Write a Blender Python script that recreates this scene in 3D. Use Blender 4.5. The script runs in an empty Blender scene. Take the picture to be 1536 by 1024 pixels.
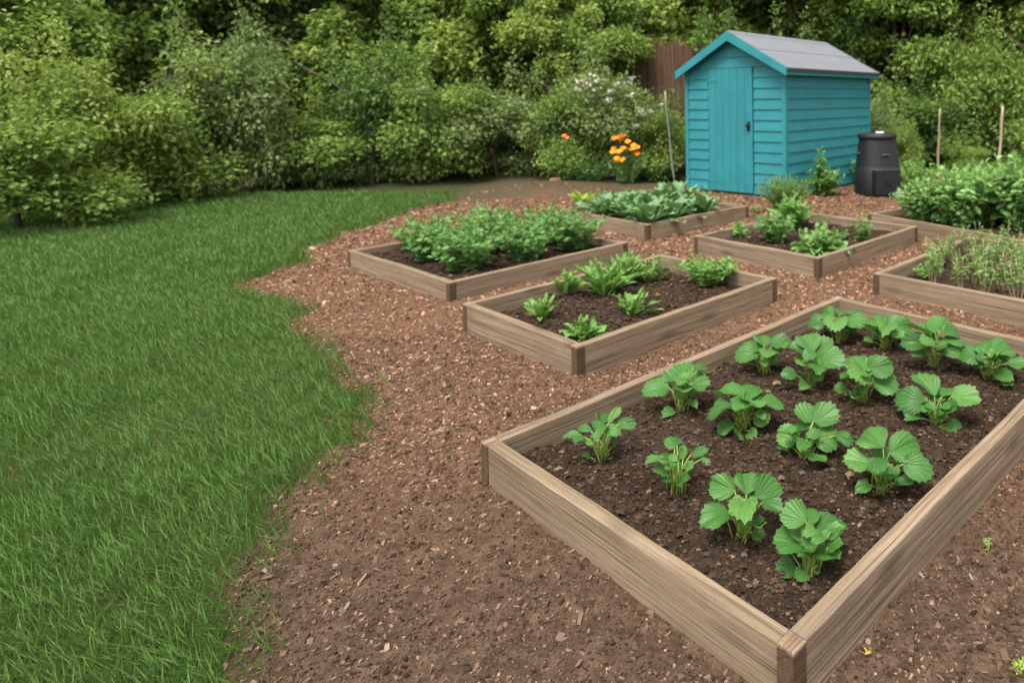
import bpy, math, numpy as np
from mathutils import Matrix, Vector
R = math.radians
SC = bpy.context.scene
COL = SC.collection
G = np.random.default_rng

# ------------------------------------------------------------------ camera model (also used to read ground points off the photo)
F_, CX, CY, PIT, ROL, HC = 994.03, 1142.2, 190.1, 0.0408, -0.0096, 1.3
def ray(px, py):
    a, b = px - CX, py - CY
    X = a*math.cos(ROL) + b*math.sin(ROL); Y = -a*math.sin(ROL) + b*math.cos(ROL)
    u = -Y/F_
    return np.array([X/F_, math.cos(PIT) + u*math.sin(PIT), -math.sin(PIT) + u*math.cos(PIT)])
def on_z(px, py, z=0.0):
    d = ray(px, py); t = (z - HC)/d[2]
    return np.array([d[0]*t, d[1]*t, z])
def on_y(px, py, Y):
    d = ray(px, py); t = Y/d[1]
    return np.array([d[0]*t, Y, HC + d[2]*t])

# ------------------------------------------------------------------ mesh helpers
def mesh(name, v, f, mats=(), smooth=False, uv=None, fm=None):
    me = bpy.data.meshes.new(name)
    v = np.asarray(v, float)
    me.from_pydata(v.tolist(), [], f.tolist() if hasattr(f, 'tolist') else f)
    for m in (mats if isinstance(mats, (list, tuple)) else [mats]):
        me.materials.append(m)
    if smooth: me.polygons.foreach_set('use_smooth', [True]*len(me.polygons))
    if fm is not None: me.polygons.foreach_set('material_index', list(fm))
    if uv is not None:
        lay = me.uv_layers.new(name='UVMap')
        idx = np.empty(len(me.loops), int); me.loops.foreach_get('vertex_index', idx)
        lay.data.foreach_set('uv', np.asarray(uv, float)[idx].ravel())
    me.update()
    return me
def add(name, me, parent=None, loc=(0, 0, 0), rz=0.0):
    o = bpy.data.objects.new(name, me); COL.objects.link(o)
    o.location = loc; o.rotation_euler = (0, 0, rz)
    if parent is not None: o.parent = parent
    return o
def tag(o, label=None, cat=None, group=None, kind=None):
    for k, val in (('label', label), ('category', cat), ('group', group), ('kind', kind)):
        if val: o[k] = val
    return o
def thing(name, label, cat, loc=(0, 0, 0), rz=0.0, group=None):
    return tag(add(name, None, None, tuple(loc), rz), label, cat, group)
def dup(root, loc, rz, sc=1.0, label=None, group=None):
    r = root.copy(); COL.objects.link(r); r.location = tuple(loc); r.rotation_euler = (0, 0, rz); r.scale = (sc, sc, sc)
    if label: r['label'] = label
    if group: r['group'] = group
    for ch in list(root.children):
        c = ch.copy(); COL.objects.link(c); c.parent = r
        for g in ch.children:
            d = g.copy(); COL.objects.link(d); d.parent = c
    return r
class MB:                                             # collects pieces of one mesh
    def __init__(s): s.v = []; s.f = []; s.n = 0
    def put(s, v, f):
        v = np.asarray(v, float)
        s.v.append(v); s.f += [tuple(int(i) + s.n for i in q) for q in f]; s.n += len(v)
    def box(s, a, b):
        x0, y0, z0 = a; x1, y1, z1 = b
        s.put([(x0,y0,z0),(x1,y0,z0),(x1,y1,z0),(x0,y1,z0),(x0,y0,z1),(x1,y0,z1),(x1,y1,z1),(x0,y1,z1)],
              [(3,2,1,0),(4,5,6,7),(0,1,5,4),(1,2,6,5),(2,3,7,6),(3,0,4,7)])
    def tube(s, pts, rad, k=5, cap=True):
        pts = np.asarray(pts, float); n = len(pts)
        rad = np.broadcast_to(np.asarray(rad, float), (n,))
        tg = np.gradient(pts, axis=0); tg /= np.linalg.norm(tg, axis=1)[:, None] + 1e-9
        ref = np.array([0.31, 0.95, 0.05]) if abs(tg[0][2]) > .7 else np.array([0, 0, 1.0])
        V = []
        for i in range(n):
            a = np.cross(tg[i], ref); a /= np.linalg.norm(a) + 1e-9; b = np.cross(tg[i], a)
            for j in range(k):
                t = 2*math.pi*j/k
                V.append(pts[i] + rad[i]*(math.cos(t)*a + math.sin(t)*b))
        f = [(i*k+j, i*k+(j+1) % k, (i+1)*k+(j+1) % k, (i+1)*k+j) for i in range(n-1) for j in range(k)]
        if cap: f += [tuple(range(k))[::-1], tuple((n-1)*k+j for j in range(k))]
        s.put(V, f)
    def lathe(s, prof, k=24, c=(0, 0, 0)):
        V = []; n = len(prof)
        for r, z in prof:
            for j in range(k):
                t = 2*math.pi*j/k; V.append((c[0]+r*math.cos(t), c[1]+r*math.sin(t), c[2]+z))
        f = [(i*k+j, i*k+(j+1) % k, (i+1)*k+(j+1) % k, (i+1)*k+j) for i in range(n-1) for j in range(k)]
        f += [tuple(range(k))[::-1], tuple((n-1)*k+j for j in range(k))]
        s.put(V, f)
    def me(s, name, m, smooth=False):
        return mesh(name, np.vstack(s.v), s.f, m, smooth)
def vnoise(x, y, seed, oct=4, freq=1.0, gain=.5):
    g = G(seed); tot = np.zeros_like(x); amp = 1.0
    for o in range(oct):
        t = g.random((256, 256)); fx, fy = x*freq + o*17.3 + 100, y*freq + o*9.1 + 100
        ix, iy = np.floor(fx).astype(int), np.floor(fy).astype(int); u, v = fx-ix, fy-iy
        u = u*u*(3-2*u); v = v*v*(3-2*v); a = lambda i, j: t[(ix+i) % 256, (iy+j) % 256]
        tot += amp*((a(0,0)*(1-u)+a(1,0)*u)*(1-v)+(a(0,1)*(1-u)+a(1,1)*u)*v-.5)
        amp *= gain; freq *= 2.03
    return tot
def gridmesh(name, xs, ys, zf, m, smooth=True):
    X, Y = np.meshgrid(xs, ys, indexing='ij'); Z = zf(X, Y)
    nx, ny = X.shape; i = np.arange(nx*ny).reshape(nx, ny)
    f = np.stack([i[:-1,:-1], i[1:,:-1], i[1:,1:], i[:-1,1:]], -1).reshape(-1, 4)
    return mesh(name, np.stack([X, Y, Z], -1).reshape(-1, 3), f, m, smooth)

# leaf templates: x along the leaf, y across, z normal
TL2 = (np.array([(0,0,0),(.45,.36,.10),(1,0,-.06),(.45,-.36,.10)]), np.array([(0,2,1),(0,3,2)]))
TL8 = (np.array([(0,0,0),(.3,.30,.07),(.3,-.30,.07),(.68,.27,.03),(.68,-.27,.03),(1,0,-.12),(.3,0,-.01),(.68,0,-.04)]),
       np.array([(0,6,1),(0,2,6),(1,6,7),(1,7,3),(6,2,4),(6,4,7),(3,7,5),(7,4,5)]))
TLOBE = (np.array([(0,0,0),(.2,.2,.04),(.18,.42,.0),(.45,.24,.05),(.55,.46,-.02),(.72,.2,.02),(1,0,-.1),(.72,-.2,.02),(.55,-.46,-.02),(.45,-.24,.05),(.18,-.42,0),(.2,-.2,.04),(.45,0,-.03)]),
         np.array([(12,(i+1) % 12, i) for i in range(12)]))
def norm(a): return a/(np.linalg.norm(a, axis=-1, keepdims=True) + 1e-9)
def leaves(P, D, N, s, w=1.0, tm=TL8):
    """many leaves as one vertex/face array"""
    P = np.asarray(P, float); D = norm(np.asarray(D, float)); S = norm(np.cross(np.asarray(N, float), D)); Nn = np.cross(D, S)
    s = np.broadcast_to(np.asarray(s, float), (len(P),))[:, None, None]; w = np.broadcast_to(np.asarray(w, float), (len(P),))[:, None, None]
    t = tm[0]
    V = P[:, None] + s*(t[None, :, 0:1]*D[:, None] + w*t[None, :, 1:2]*S[:, None] + t[None, :, 2:3]*Nn[:, None])
    f = tm[1][None] + (np.arange(len(P))*len(t))[:, None, None]
    return V.reshape(-1, 3), f.reshape(-1, 3)
def merge(parts):
    V = []; Fc = []; n = 0
    for v, f in parts:
        V.append(v); Fc.append(f+n); n += len(v)
    return np.vstack(V), np.vstack(Fc)

# ------------------------------------------------------------------ materials
class M:
    def __init__(s, name, rough=.7, spec=.3):
        s.m = bpy.data.materials.new(name); s.m.use_nodes = True
        s.nt = s.m.node_tree; s.b = s.nt.nodes['Principled BSDF']; s.out = s.nt.nodes['Material Output']
        s.b.inputs['Roughness'].default_value = rough; s.b.inputs['Specular IOR Level'].default_value = spec
    def n(s, t, ins=None, **kw):
        x = s.nt.nodes.new(t)
        for k, v in kw.items(): setattr(x, k, v)
        for k, v in (ins or {}).items():
            if hasattr(v, 'is_linked'): s.nt.links.new(v, x.inputs[k])
            else: x.inputs[k].default_value = v
        return x
    def link(s, a, b): s.nt.links.new(a, b)
    def ramp(s, fac, stops):
        r = s.n('ShaderNodeValToRGB', {'Fac': fac}); e = r.color_ramp.elements
        while len(e) > 1: e.remove(e[-1])
        e[0].position = stops[0][0]; e[0].color = (*stops[0][1], 1)
        for p, c in stops[1:]:
            q = e.new(p); q.color = (*c, 1)
        return r.outputs['Color']
    def mix(s, fac, a, b, mode='MIX'):
        x = s.n('ShaderNodeMix', data_type='RGBA', blend_type=mode)
        for i, v in ((0, fac), (6, a), (7, b)):
            if hasattr(v, 'is_linked'): s.link(v, x.inputs[i])
            else: x.inputs[i].default_value = v if i == 0 else (*v, 1)
        return x.outputs[2]
    def noise(s, vec, scale, detail=4, rough=.55, dist=0.0):
        return s.n('ShaderNodeTexNoise', {'Vector': vec, 'Scale': scale, 'Detail': detail, 'Roughness': rough, 'Distortion': dist}).outputs['Fac']
    def maprng(s, v, a, b, c=0.0, d=1.0):
        return s.n('ShaderNodeMapRange', {'Value': v, 'From Min': a, 'From Max': b, 'To Min': c, 'To Max': d}).outputs['Result']
    def math(s, op, a, b=0.0):
        x = s.n('ShaderNodeMath', operation=op)
        for i, v in ((0, a), (1, b)):
            if hasattr(v, 'is_linked'): s.link(v, x.inputs[i])
            else: x.inputs[i].default_value = v
        return x.outputs[0]
    def bump(s, h, strength=.5, dist=.01, prev=None):
        ins = {'Height': h, 'Strength': strength, 'Distance': dist}
        if prev is not None: ins['Normal'] = prev
        o = s.n('ShaderNodeBump', ins).outputs['Normal']; s.link(o, s.b.inputs['Normal']); return o
    def color(s, c):
        if hasattr(c, 'is_linked'): s.link(c, s.b.inputs['Base Color'])
        else: s.b.inputs['Base Color'].default_value = (*c, 1)
def ocoord(m): return m.n('ShaderNodeTexCoord').outputs['Object']
def stretched(m, sc):
    """object coordinates, shifted per object, squeezed so that grain runs along x"""
    ri = m.n('ShaderNodeObjectInfo').outputs['Random']
    off = m.n('ShaderNodeVectorMath', {0: ocoord(m)}, operation='ADD')
    cv = m.n('ShaderNodeCombineXYZ', {'X': m.math('MULTIPLY', ri, 40.0), 'Y': m.math('MULTIPLY', ri, 23.0), 'Z': m.math('MULTIPLY', ri, 31.0)})
    m.link(cv.outputs[0], off.inputs[1])
    return m.n('ShaderNodeMapping', {'Vector': off.outputs[0], 'Scale': sc}).outputs[0]
def wood(name, dark, mid, light, bump=.35):
    m = M(name, .78, .2)
    g1 = m.noise(stretched(m, (.9, 40, 40)), 1.0, 5, .6, .35)
    g2 = m.noise(stretched(m, (2.2, 150, 150)), 1.0, 4, .6, .25)
    g = m.math('ADD', m.math('MULTIPLY', g1, .35), m.math('MULTIPLY', g2, .65))
    c = m.ramp(g, [(.40, dark), (.485, mid), (.60, light)])
    g3 = m.noise(stretched(m, (1.5, 115, 115)), 1.0, 3, .55, .5)
    ln = m.maprng(m.math('ABSOLUTE', m.math('SUBTRACT', g3, .5)), .0, .018, 1, 0)
    pt = m.maprng(m.noise(stretched(m, (1.2, 12, 12)), 1.0, 2), .42, .6)
    c = m.mix(m.math('MULTIPLY', m.math('MULTIPLY', ln, pt), .75), c, tuple(x*.6 for x in dark))
    g = m.math('SUBTRACT', g, m.math('MULTIPLY', ln, .12))
    st = m.noise(stretched(m, (2.2, 5, 5)), 1.0, 3, .6)
    c = m.mix(m.maprng(st, .44, .68, 0, .5), c, tuple(x*.66 for x in mid))
    vo = m.n('ShaderNodeTexVoronoi', {'Vector': stretched(m, (2.6, 9, 9)), 'Scale': 1.0})
    c = m.mix(m.maprng(vo.outputs['Distance'], .06, .26, .85, 0), c, tuple(x*.4 for x in mid))
    oi = m.n('ShaderNodeObjectInfo').outputs['Random']
    c = m.mix(m.maprng(oi, 0, 1, 0, .28), c, tuple(x*y for x, y in zip(mid, (.8, .78, .72))))
    m.color(c); m.bump(g, bump, .009)
    return m.m
def leafm(name, a, b, c, rough=.5, tr=.3, veins=False):
    """a, b, c: dark, middle and light leaf colours, picked per leaf"""
    m = M(name, rough, .25)
    rnd = m.n('ShaderNodeNewGeometry').outputs['Random Per Island']
    col = m.ramp(rnd, [(0, a), (.5, b), (1, c)])
    cl = m.noise(ocoord(m), 2.6, 2)
    col = m.mix(m.maprng(cl, .35, .68, 0, .5), col, c)
    if veins:
        uv = m.n('ShaderNodeTexCoord').outputs['UV']
        sp = m.n('ShaderNodeSeparateXYZ', {0: uv})
        w = m.math('ABSOLUTE', m.math('SINE', m.math('MULTIPLY', sp.outputs[1], math.pi*15)))
        v = m.maprng(w, 0, .34, 1, 0)
        col = m.mix(m.math('MULTIPLY', v, .42), col, tuple(min(1, x*1.75+.012) for x in c))
        col = m.mix(m.maprng(m.noise(uv, 9, 3), .4, .75, 0, .35), col, a)
        m.bump(w, .45, .003)
    m.color(col)
    t = m.n('ShaderNodeBsdfTranslucent')
    tc = m.mix(.5, col, (.16, .30, .03)); m.link(tc, t.inputs['Color'])
    mx = m.n('ShaderNodeMixShader', {0: tr}); m.link(m.b.outputs[0], mx.inputs[1]); m.link(t.outputs[0], mx.inputs[2])
    m.link(mx.outputs[0], m.out.inputs['Surface'])
    return m.m
def plain(name, col, rough=.6, var=.25, scale=8, bump=.2, spec=.3):
    m = M(name, rough, spec); nz = m.noise(ocoord(m), scale, 5)
    m.color(m.mix(nz, tuple(x*(1-var) for x in col), tuple(min(1, x*(1+var)) for x in col)))
    if bump: m.bump(nz, bump, .005)
    return m.m
def crumb(name, stops, rough=.95):
    m = M(name, rough, .1); r = m.n('ShaderNodeNewGeometry').outputs['Random Per Island']
    m.color(m.ramp(r, stops)); m.bump(m.noise(ocoord(m), 160, 4), .3, .003)
    return m.m

SOIL_A, SOIL_B, SOIL_C = (.017, .0103, .0065), (.037, .0230, .0148), (.070, .045, .030)
def soil_mat():
    m = M('dark_soil', .95, .08); o = ocoord(m)
    n1 = m.noise(o, 26, 8, .68); n2 = m.noise(o, 3.2, 3); n3 = m.noise(o, 130, 5, .6)
    c = m.ramp(n1, [(.32, SOIL_A), (.52, SOIL_B), (.72, SOIL_C)])
    c = m.mix(m.maprng(n2, .38, .66, 0, .6), c, (.065, .044, .031))
    c = m.mix(m.maprng(n3, .62, .7, 0, .35), c, (.17, .12, .085))
    m.color(c); p = m.bump(n1, 1.0, .03); m.bump(n3, .9, .008, p)
    return m.m
def ground_mat():
    m = M('trodden_earth', .95, .08); o = ocoord(m)
    n1 = m.noise(o, 18, 8, .7); n2 = m.noise(o, 1.6, 4); n3 = m.noise(o, 110, 5, .6)
    earth = m.ramp(n1, [(.3, (.032, .0195, .0125)), (.5, (.07, .0435, .0285)), (.72, (.13, .084, .057))])
    bark = m.ramp(m.noise(o, 42, 6, .7), [(.3, (.04, .022, .013)), (.5, (.10, .055, .033)), (.7, (.19, .11, .068))])
    sp = m.n('ShaderNodeSeparateXYZ', {0: o})
    y = m.math('ADD', sp.outputs[1], m.math('MULTIPLY', n2, 1.3))
    c = m.mix(m.maprng(y, 2.35, 3.25), earth, bark)
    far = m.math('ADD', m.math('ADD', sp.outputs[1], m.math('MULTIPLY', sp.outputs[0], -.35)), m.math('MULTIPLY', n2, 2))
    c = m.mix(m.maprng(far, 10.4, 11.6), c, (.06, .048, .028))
    c = m.mix(m.maprng(n3, .6, .72, 0, .3), c, (.26, .18, .13))
    c = m.mix(m.math('MULTIPLY', m.n('ShaderNodeAttribute', attribute_name='verge').outputs['Fac'], .85), c, (.035, .042, .014))
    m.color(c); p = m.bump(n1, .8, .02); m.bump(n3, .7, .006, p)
    return m.m

W_BOARD = wood('weathered_board', (.098, .066, .040), (.19, .138, .090), (.285, .212, .148), .5)
W_CAP = wood('weathered_end', (.12, .077, .047), (.225, .153, .098), (.32, .232, .158), .5)
W_POST = wood('brown_post', (.05, .029, .016), (.082, .049, .029), (.118, .073, .045), .25)
SOIL = soil_mat(); GROUND = ground_mat()
STRAW = leafm('strawberry_leaf', (.026, .092, .018), (.046, .138, .027), (.088, .20, .042), .42, .28, True)
STALK = plain('green_stalk', (.20, .27, .05), .5, .3, 30, 0)
BARK = plain('bark', (.085, .062, .045), .9, .5, 14, .8)
BAMBOO = plain('cane', (.24, .18, .115), .6, .25, 9, .1)

# ------------------------------------------------------------------ raised beds
TK = .045
def board_me(L, h, seed, t=TK):
    g = G(seed); n = max(6, int(L/.05)); c = .0022
    prof = np.array([(0,c),(c,0),(t-c,0),(t,c),(t,h-c),(t-c,h),(c,h),(0,h-c)], float)
    xs = np.linspace(0, L, n+1); V = []
    wob = np.cumsum(g.normal(0, .00035, n+1)); wob -= np.linspace(wob[0], wob[-1], n+1)
    wob2 = np.cumsum(g.normal(0, .00055, n+1)); wob2 -= np.linspace(wob2[0], wob2[-1], n+1)
    for i, x in enumerate(xs):
        jig = g.normal(0, .00035, (8, 2))
        for j, (y, z) in enumerate(prof):
            V.append((x, y + jig[j, 0] + wob[i], z + jig[j, 1] + (wob2[i] if z > h/2 else 0) - .02*(z < h/2)))
    f = [(i*8+j, (i+1)*8+j, (i+1)*8+(j+1) % 8, i*8+(j+1) % 8) for i in range(n) for j in range(8)]
    f += [tuple(range(8)), tuple(n*8+j for j in range(8))[::-1]]
    return mesh('side_board', V, f, W_BOARD)
BEDS = {}
def bed(key, nx, ny, yaw, w, l, h, label, soil0, soil1, seed, res=.03, grp='timber raised beds'):
    root = thing('raised_bed', label, 'raised bed', (nx, ny, 0), yaw, grp)
    g = .0015
    for k, (ln, x, y, rz) in enumerate([(w-2*TK-2*g, TK+g, .002, 0), (w-2*TK-2*g, TK+g, l-TK-.002, 0), (l-2*TK-2*g, TK+.002, TK+g, math.pi/2), (l-2*TK-2*g, w-.002, TK+g, math.pi/2)]):
        add('side_board', board_me(ln, h, seed*10+k), root, (x, y, 0), rz)
    pm = MB(); pm.box((0, 0, -.05), (TK, TK, h-.007)); pme = pm.me('corner_post', W_POST)
    cm = MB(); c = .002
    cm.put([(0,0,0),(TK,0,0),(TK,TK,0),(0,TK,0),(0,0,.006),(TK,0,.006),(TK,TK,.006),(0,TK,.006),(c,c,.009),(TK-c,c,.009),(TK-c,TK-c,.009),(c,TK-c,.009)],
           [(3,2,1,0),(0,1,5,4),(1,2,6,5),(2,3,7,6),(3,0,4,7),(4,5,9,8),(5,6,10,9),(6,7,11,10),(7,4,8,11),(8,9,10,11)])
    cme = cm.me('post_cap', W_CAP)
    for x, y in ((0, 0), (w-TK, 0), (0, l-TK), (w-TK, l-TK)):
        p = add('corner_post', pme, root, (x, y, 0)); add('post_cap', cme, p, (0, 0, h-.0068))
    zf = lambda x, y: soil0 + (soil1-soil0)*np.clip((x/w + y/l)/2, 0, 1)
    def zs(X, Y):
        return zf(X, Y) + vnoise(X, Y, seed+40, 3, 3.5)*.03 + vnoise(X, Y, seed+41, 4, 18)*.026 + np.abs(vnoise(X, Y, seed+42, 3, 45))*.014 - .003
    so = add('soil', gridmesh('soil', np.linspace(TK-.004, w-TK+.004, int(w/res)), np.linspace(TK-.004, l-TK+.004, int(l/res)), zs, SOIL), None, (nx, ny, 0), yaw)
    tag(so, 'dark crumbly soil filling a raised bed', kind='structure')
    B = BEDS[key] = dict(n=np.array([nx, ny]), yaw=yaw, w=w, l=l, h=h, zf=zf, zs=zs)
    return B
def to_local(B, p):
    d = np.asarray(p)[..., :2]-B['n']; c, s = math.cos(B['yaw']), math.sin(B['yaw'])
    return d[..., 0]*c + d[..., 1]*s, -d[..., 0]*s + d[..., 1]*c
def to_world(B, x, y):
    c, s = math.cos(B['yaw']), math.sin(B['yaw'])
    return np.array([B['n'][0] + x*c - y*s, B['n'][1] + x*s + y*c])
def in_bed(B, px, py):
    z = .07
    for _ in range(4):
        p = on_z(px, py, z); x, y = to_local(B, p); z = float(B['zs'](np.array([x]), np.array([y]))[0])
    p[2] = z - .004
    return p
bed('F', .056, 1.338, .861, 2.151, 1.351, .143, 'largest weathered timber raised bed, in the foreground, planted with strawberries', .105, .035, 1, .012)
bed('M', -.876, 3.064, .884, 1.526, 1.101, .147, 'timber raised bed directly behind the strawberry bed, bare soil with a few young seedlings', .085, .045, 2, .018)
bed('B', .408, 4.793, .864, 1.537, 1.311, .139, 'square timber raised bed in front of the shed, with a few leafy lettuces', .07, .05, 3)
bed('R', 2.097, 3.2, .858, 1.521, 1.8, .137, 'timber raised bed at the right edge, full of thin pale stemmed seedlings', .075, .05, 4)
bed('T', -1.077, 6.156, .854, 1.413, 1.455, .139, 'timber raised bed left of the shed, filled with broad blue green cabbage leaves', .09, .06, 5)
bed('L', -2.031, 4.248, .915, 1.5, 1.6, .133, 'timber raised bed at the left, behind the seedling bed, with feathery green plants', .085, .06, 6)
a = on_z(1302, 320, .135); b = on_z(1536, 361, .135)
dv = a-b; yv = math.atan2(-dv[0], dv[1]); LR = 2.9
nn = a[:2] - LR*np.array([-math.sin(yv), math.cos(yv)])
bed('P', float(nn[0]), float(nn[1]), yv, 1.9, LR, .135, 'long timber raised bed at the back right, overgrown with a mass of leafy potato plants', .08, .07, 7)

# ------------------------------------------------------------------ ground
def axis(lo, hi, flo, fhi, fine):
    a = np.arange(flo, fhi, fine); out = [a]; s = fine; x = fhi; r = []
    while x < hi: r.append(x); s *= 1.22; x += s
    r.append(hi); l = []; s = fine; x = flo
    while True:
        s *= 1.22; x -= s
        if x < lo: break
        l.append(x)
    return np.concatenate([[lo], l[::-1], a, r])
def ground_z(X, Y):
    near = np.exp(-np.maximum(np.hypot(X, Y-3)-7, 0)**2/60)
    z = (vnoise(X, Y, 5, 3, 1.1)*.03 + vnoise(X, Y, 6, 3, 5)*.018 + vnoise(X, Y, 9, 2, 22)*.006)*near - .004
    z = z + np.clip(Y-11.6 - .15*X, 0, 6)*.11*near               # the bank under the hedge
    z = z + .17*np.exp(-((X+3.1)/.7)**2-((Y-9.7)/.45)**2)          # heap of earth left of the cabbages
    for B in BEDS.values():                                        # keep it under the beds' soil
        c, s = math.cos(B['yaw']), math.sin(B['yaw']); dx, dy = X-B['n'][0], Y-B['n'][1]
        x, y = dx*c+dy*s, -dx*s+dy*c
        z = np.where((x > .055) & (x < B['w']-.055) & (y > .055) & (y < B['l']-.055), -.06, z)
    return z
gnd = add('ground', gridmesh('ground', axis(-90, 90, -3.4, 3.6, .028), axis(-30, 150, .9, 6.5, .028), ground_z, GROUND))
gv = np.array([v.co[:2] for v in gnd.data.vertices])
vg = np.clip((np.interp(gv[:, 1], [0, 1.2, 2.4, 3.6, 4.6, 6, 8, 12], [-.75, -1.02, -1.75, -2.35, -3.75, -4.2, -4.3, -4.4]) - gv[:, 0] + .1)/.3, 0, 1)
gnd.data.attributes.new('verge', 'FLOAT', 'POINT').data.foreach_set('value', vg)
tag(gnd, 'trodden brown earth and bark path between the beds', kind='structure')

def edge_x(Y): return np.interp(Y, [0, 1.2, 2.4, 3.6, 4.6, 6, 8, 12], [-.75, -1.02, -1.75, -2.35, -3.75, -4.2, -4.3, -4.4]) + vnoise(np.asarray(Y, float), np.asarray(Y, float)*0, 77, 3, 2.2)*.35
SHED = dict(n=np.array([.307, 8.66]), yaw=.94, w=2.39, l=1.708)
def free(p, pad=.0, grass=True):
    ok = np.ones(len(p), bool)
    for B in list(BEDS.values()) + [SHED]:
        x, y = to_local(B, p); ok &= ~((x > -pad) & (x < B['w']+pad) & (y > -pad) & (y < B['l']+pad))
    if grass: ok &= p[:, 0] > edge_x(p[:, 1])
    return ok
def scatter(g, n, y0, y1, pw=1.0, xl=-1.25, xr=.46):
    Y = y0 + (y1-y0)*g.random(n)**pw; X = Y*(xl + (xr-xl)*g.random(n))
    return np.stack([X, Y], 1)
BOX = np.array([(-1,-1,-1),(1,-.8,-1),(.8,1,-1),(-1,.8,-1),(-.9,-.8,1),(.9,-1,1),(1,.9,1),(-.7,1,1)], float)*.5
BF = np.array([(4,5,6,7),(0,1,5,4),(1,2,6,5),(2,3,7,6),(3,0,4,7)])
def chips(g, pts, z, Ls, asp=(.25, .55), th=(.08, .2), tilt=.35):
    n = len(pts); a = g.random(n)*6.283; tx = g.normal(0, tilt, n); ty = g.normal(0, tilt, n)
    L = Ls; Wd = L*g.uniform(*asp, n); Th = L*g.uniform(*th, n)
    V = BOX[None]*np.stack([L, Wd, Th], 1)[:, None] * np.repeat(g.uniform(.45, 1.25, (n, 4, 3)), 2, 1)[:, [0, 2, 4, 6, 1, 3, 5, 7]]
    x, y, zz = V[..., 0], V[..., 1], V[..., 2]
    z1 = zz + x*np.sin(tx)[:, None] + y*np.sin(ty)[:, None]
    ca, sa = np.cos(a)[:, None], np.sin(a)[:, None]
    W = np.stack([pts[:, 0:1] + x*ca - y*sa, pts[:, 1:2] + x*sa + y*ca, z[:, None] + z1 + Th[:, None]*.3], -1)
    f = BF[None] + (np.arange(n)*8)[:, None, None]
    return W.reshape(-1, 3), f.reshape(-1, 4)
g = G(11)
p = scatter(g, 190000, 2.0, 9.6, .8); p = p[free(p, -.005)]
keep = g.random(len(p)) < np.clip((p[:, 1] + vnoise(p[:, 0], p[:, 1], 3, 3, 1.6)*1.4 - 1.9)/1.1, .06, 1) * np.clip((10.2-p[:, 1])/2.0, .1, 1)
p = p[keep]
v, f = chips(g, p, ground_z(p[:, 0], p[:, 1]), np.clip(g.lognormal(-4.12, .42, len(p)), .007, .045)*np.clip(p[:, 1]/4.5, .8, 1.5), (.22, .6), (.06, .16), .4)
CHIP = crumb('bark_chip', [(0, (.042, .021, .012)), (.35, (.12, .062, .036)), (.7, (.205, .113, .067)), (.93, (.31, .185, .117)), (1, (.42, .28, .19))])
tag(add('wood_chips', mesh('wood_chips', v, f, CHIP)), 'reddish brown bark chippings on the paths', kind='stuff')
g = G(12)
p = scatter(g, 110000, 1.15, 3.7, .9); p = p[free(p, -.003)]
v, f = chips(g, p, ground_z(p[:, 0], p[:, 1]), np.clip(g.lognormal(-5.35, .55, len(p)), .0025, .020), (.4, .9), (.2, .6))
CRUMB = crumb('earth_crumb', [(0, (.028, .017, .011)), (.5, (.068, .0425, .028)), (.9, (.125, .082, .056)), (1, (.25, .17, .12))])
tag(add('earth_crumbs', mesh('earth_crumbs', v, f, CRUMB)), 'crumbs of earth and small stones on the trodden ground', kind='stuff')
g = G(13)
p = scatter(g, 1100, 1.2, 3.4, 1.0); p = p[free(p, -.003)]
v, f = chips(g, p, ground_z(p[:, 0], p[:, 1])+.002, np.clip(g.lognormal(-4.25, .5, len(p)), .006, .05), (.15, .55), (.06, .16), .22)
SPL = crumb('splinter', [(0, (.09, .057, .038)), (.6, (.17, .112, .078)), (1, (.27, .19, .135))])
tag(add('bark_splinters', mesh('bark_splinters', v, f, SPL)), 'loose bark splinters lying on the earth', kind='stuff')
# clods in the beds
OCT = np.array([(1,0,0),(-1,0,0),(0,1,0),(0,-1,0),(0,0,1),(0,0,-1),(.6,.6,.5),(-.6,.6,.45),(-.6,-.6,.5),(.6,-.6,.45)], float)
OF = np.array([(4,0,6),(4,6,2),(4,2,7),(4,7,1),(4,1,8),(4,8,3),(4,3,9),(4,9,0),(0,5,6),(6,5,2),(2,5,7),(7,5,1),(1,5,8),(8,5,3),(3,5,9),(9,5,0)])
CLOD = crumb('soil_clod', [(0, (.018, .011, .0073)), (.5, (.039, .0245, .016)), (.93, (.068, .044, .029)), (1, (.18, .12, .082))])
def clods(key, n, seed, smin=.0028, smax=.02):
    g = G(seed); B = BEDS[key]
    x = g.uniform(TK, B['w']-TK, n); y = g.uniform(TK, B['l']-TK, n); s = np.clip(g.lognormal(math.log(smin*1.6), .55, n), smin, smax)
    z = B['zs'](x, y)
    V = OCT[None]*s[:, None, None]*g.uniform(.6, 1.3, (n, 10, 1))*np.array([1, 1, .7])
    V = V + np.stack([x, y, z + s*.15], 1)[:, None]
    f = OF[None] + (np.arange(n)*10)[:, None, None]
    o = add('soil_clods', mesh('soil_clods', V.reshape(-1, 3), f.reshape(-1, 3), CLOD), None, (B['n'][0], B['n'][1], 0), B['yaw'])
    tag(o, 'small clods of soil lying in a raised bed', kind='stuff')
clods('F', 36000, 21, .0022); clods('M', 9000, 22, .003); clods('B', 1800, 23, .006); clods('R', 1800, 24, .005); clods('L', 2500, 25, .005)

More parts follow.
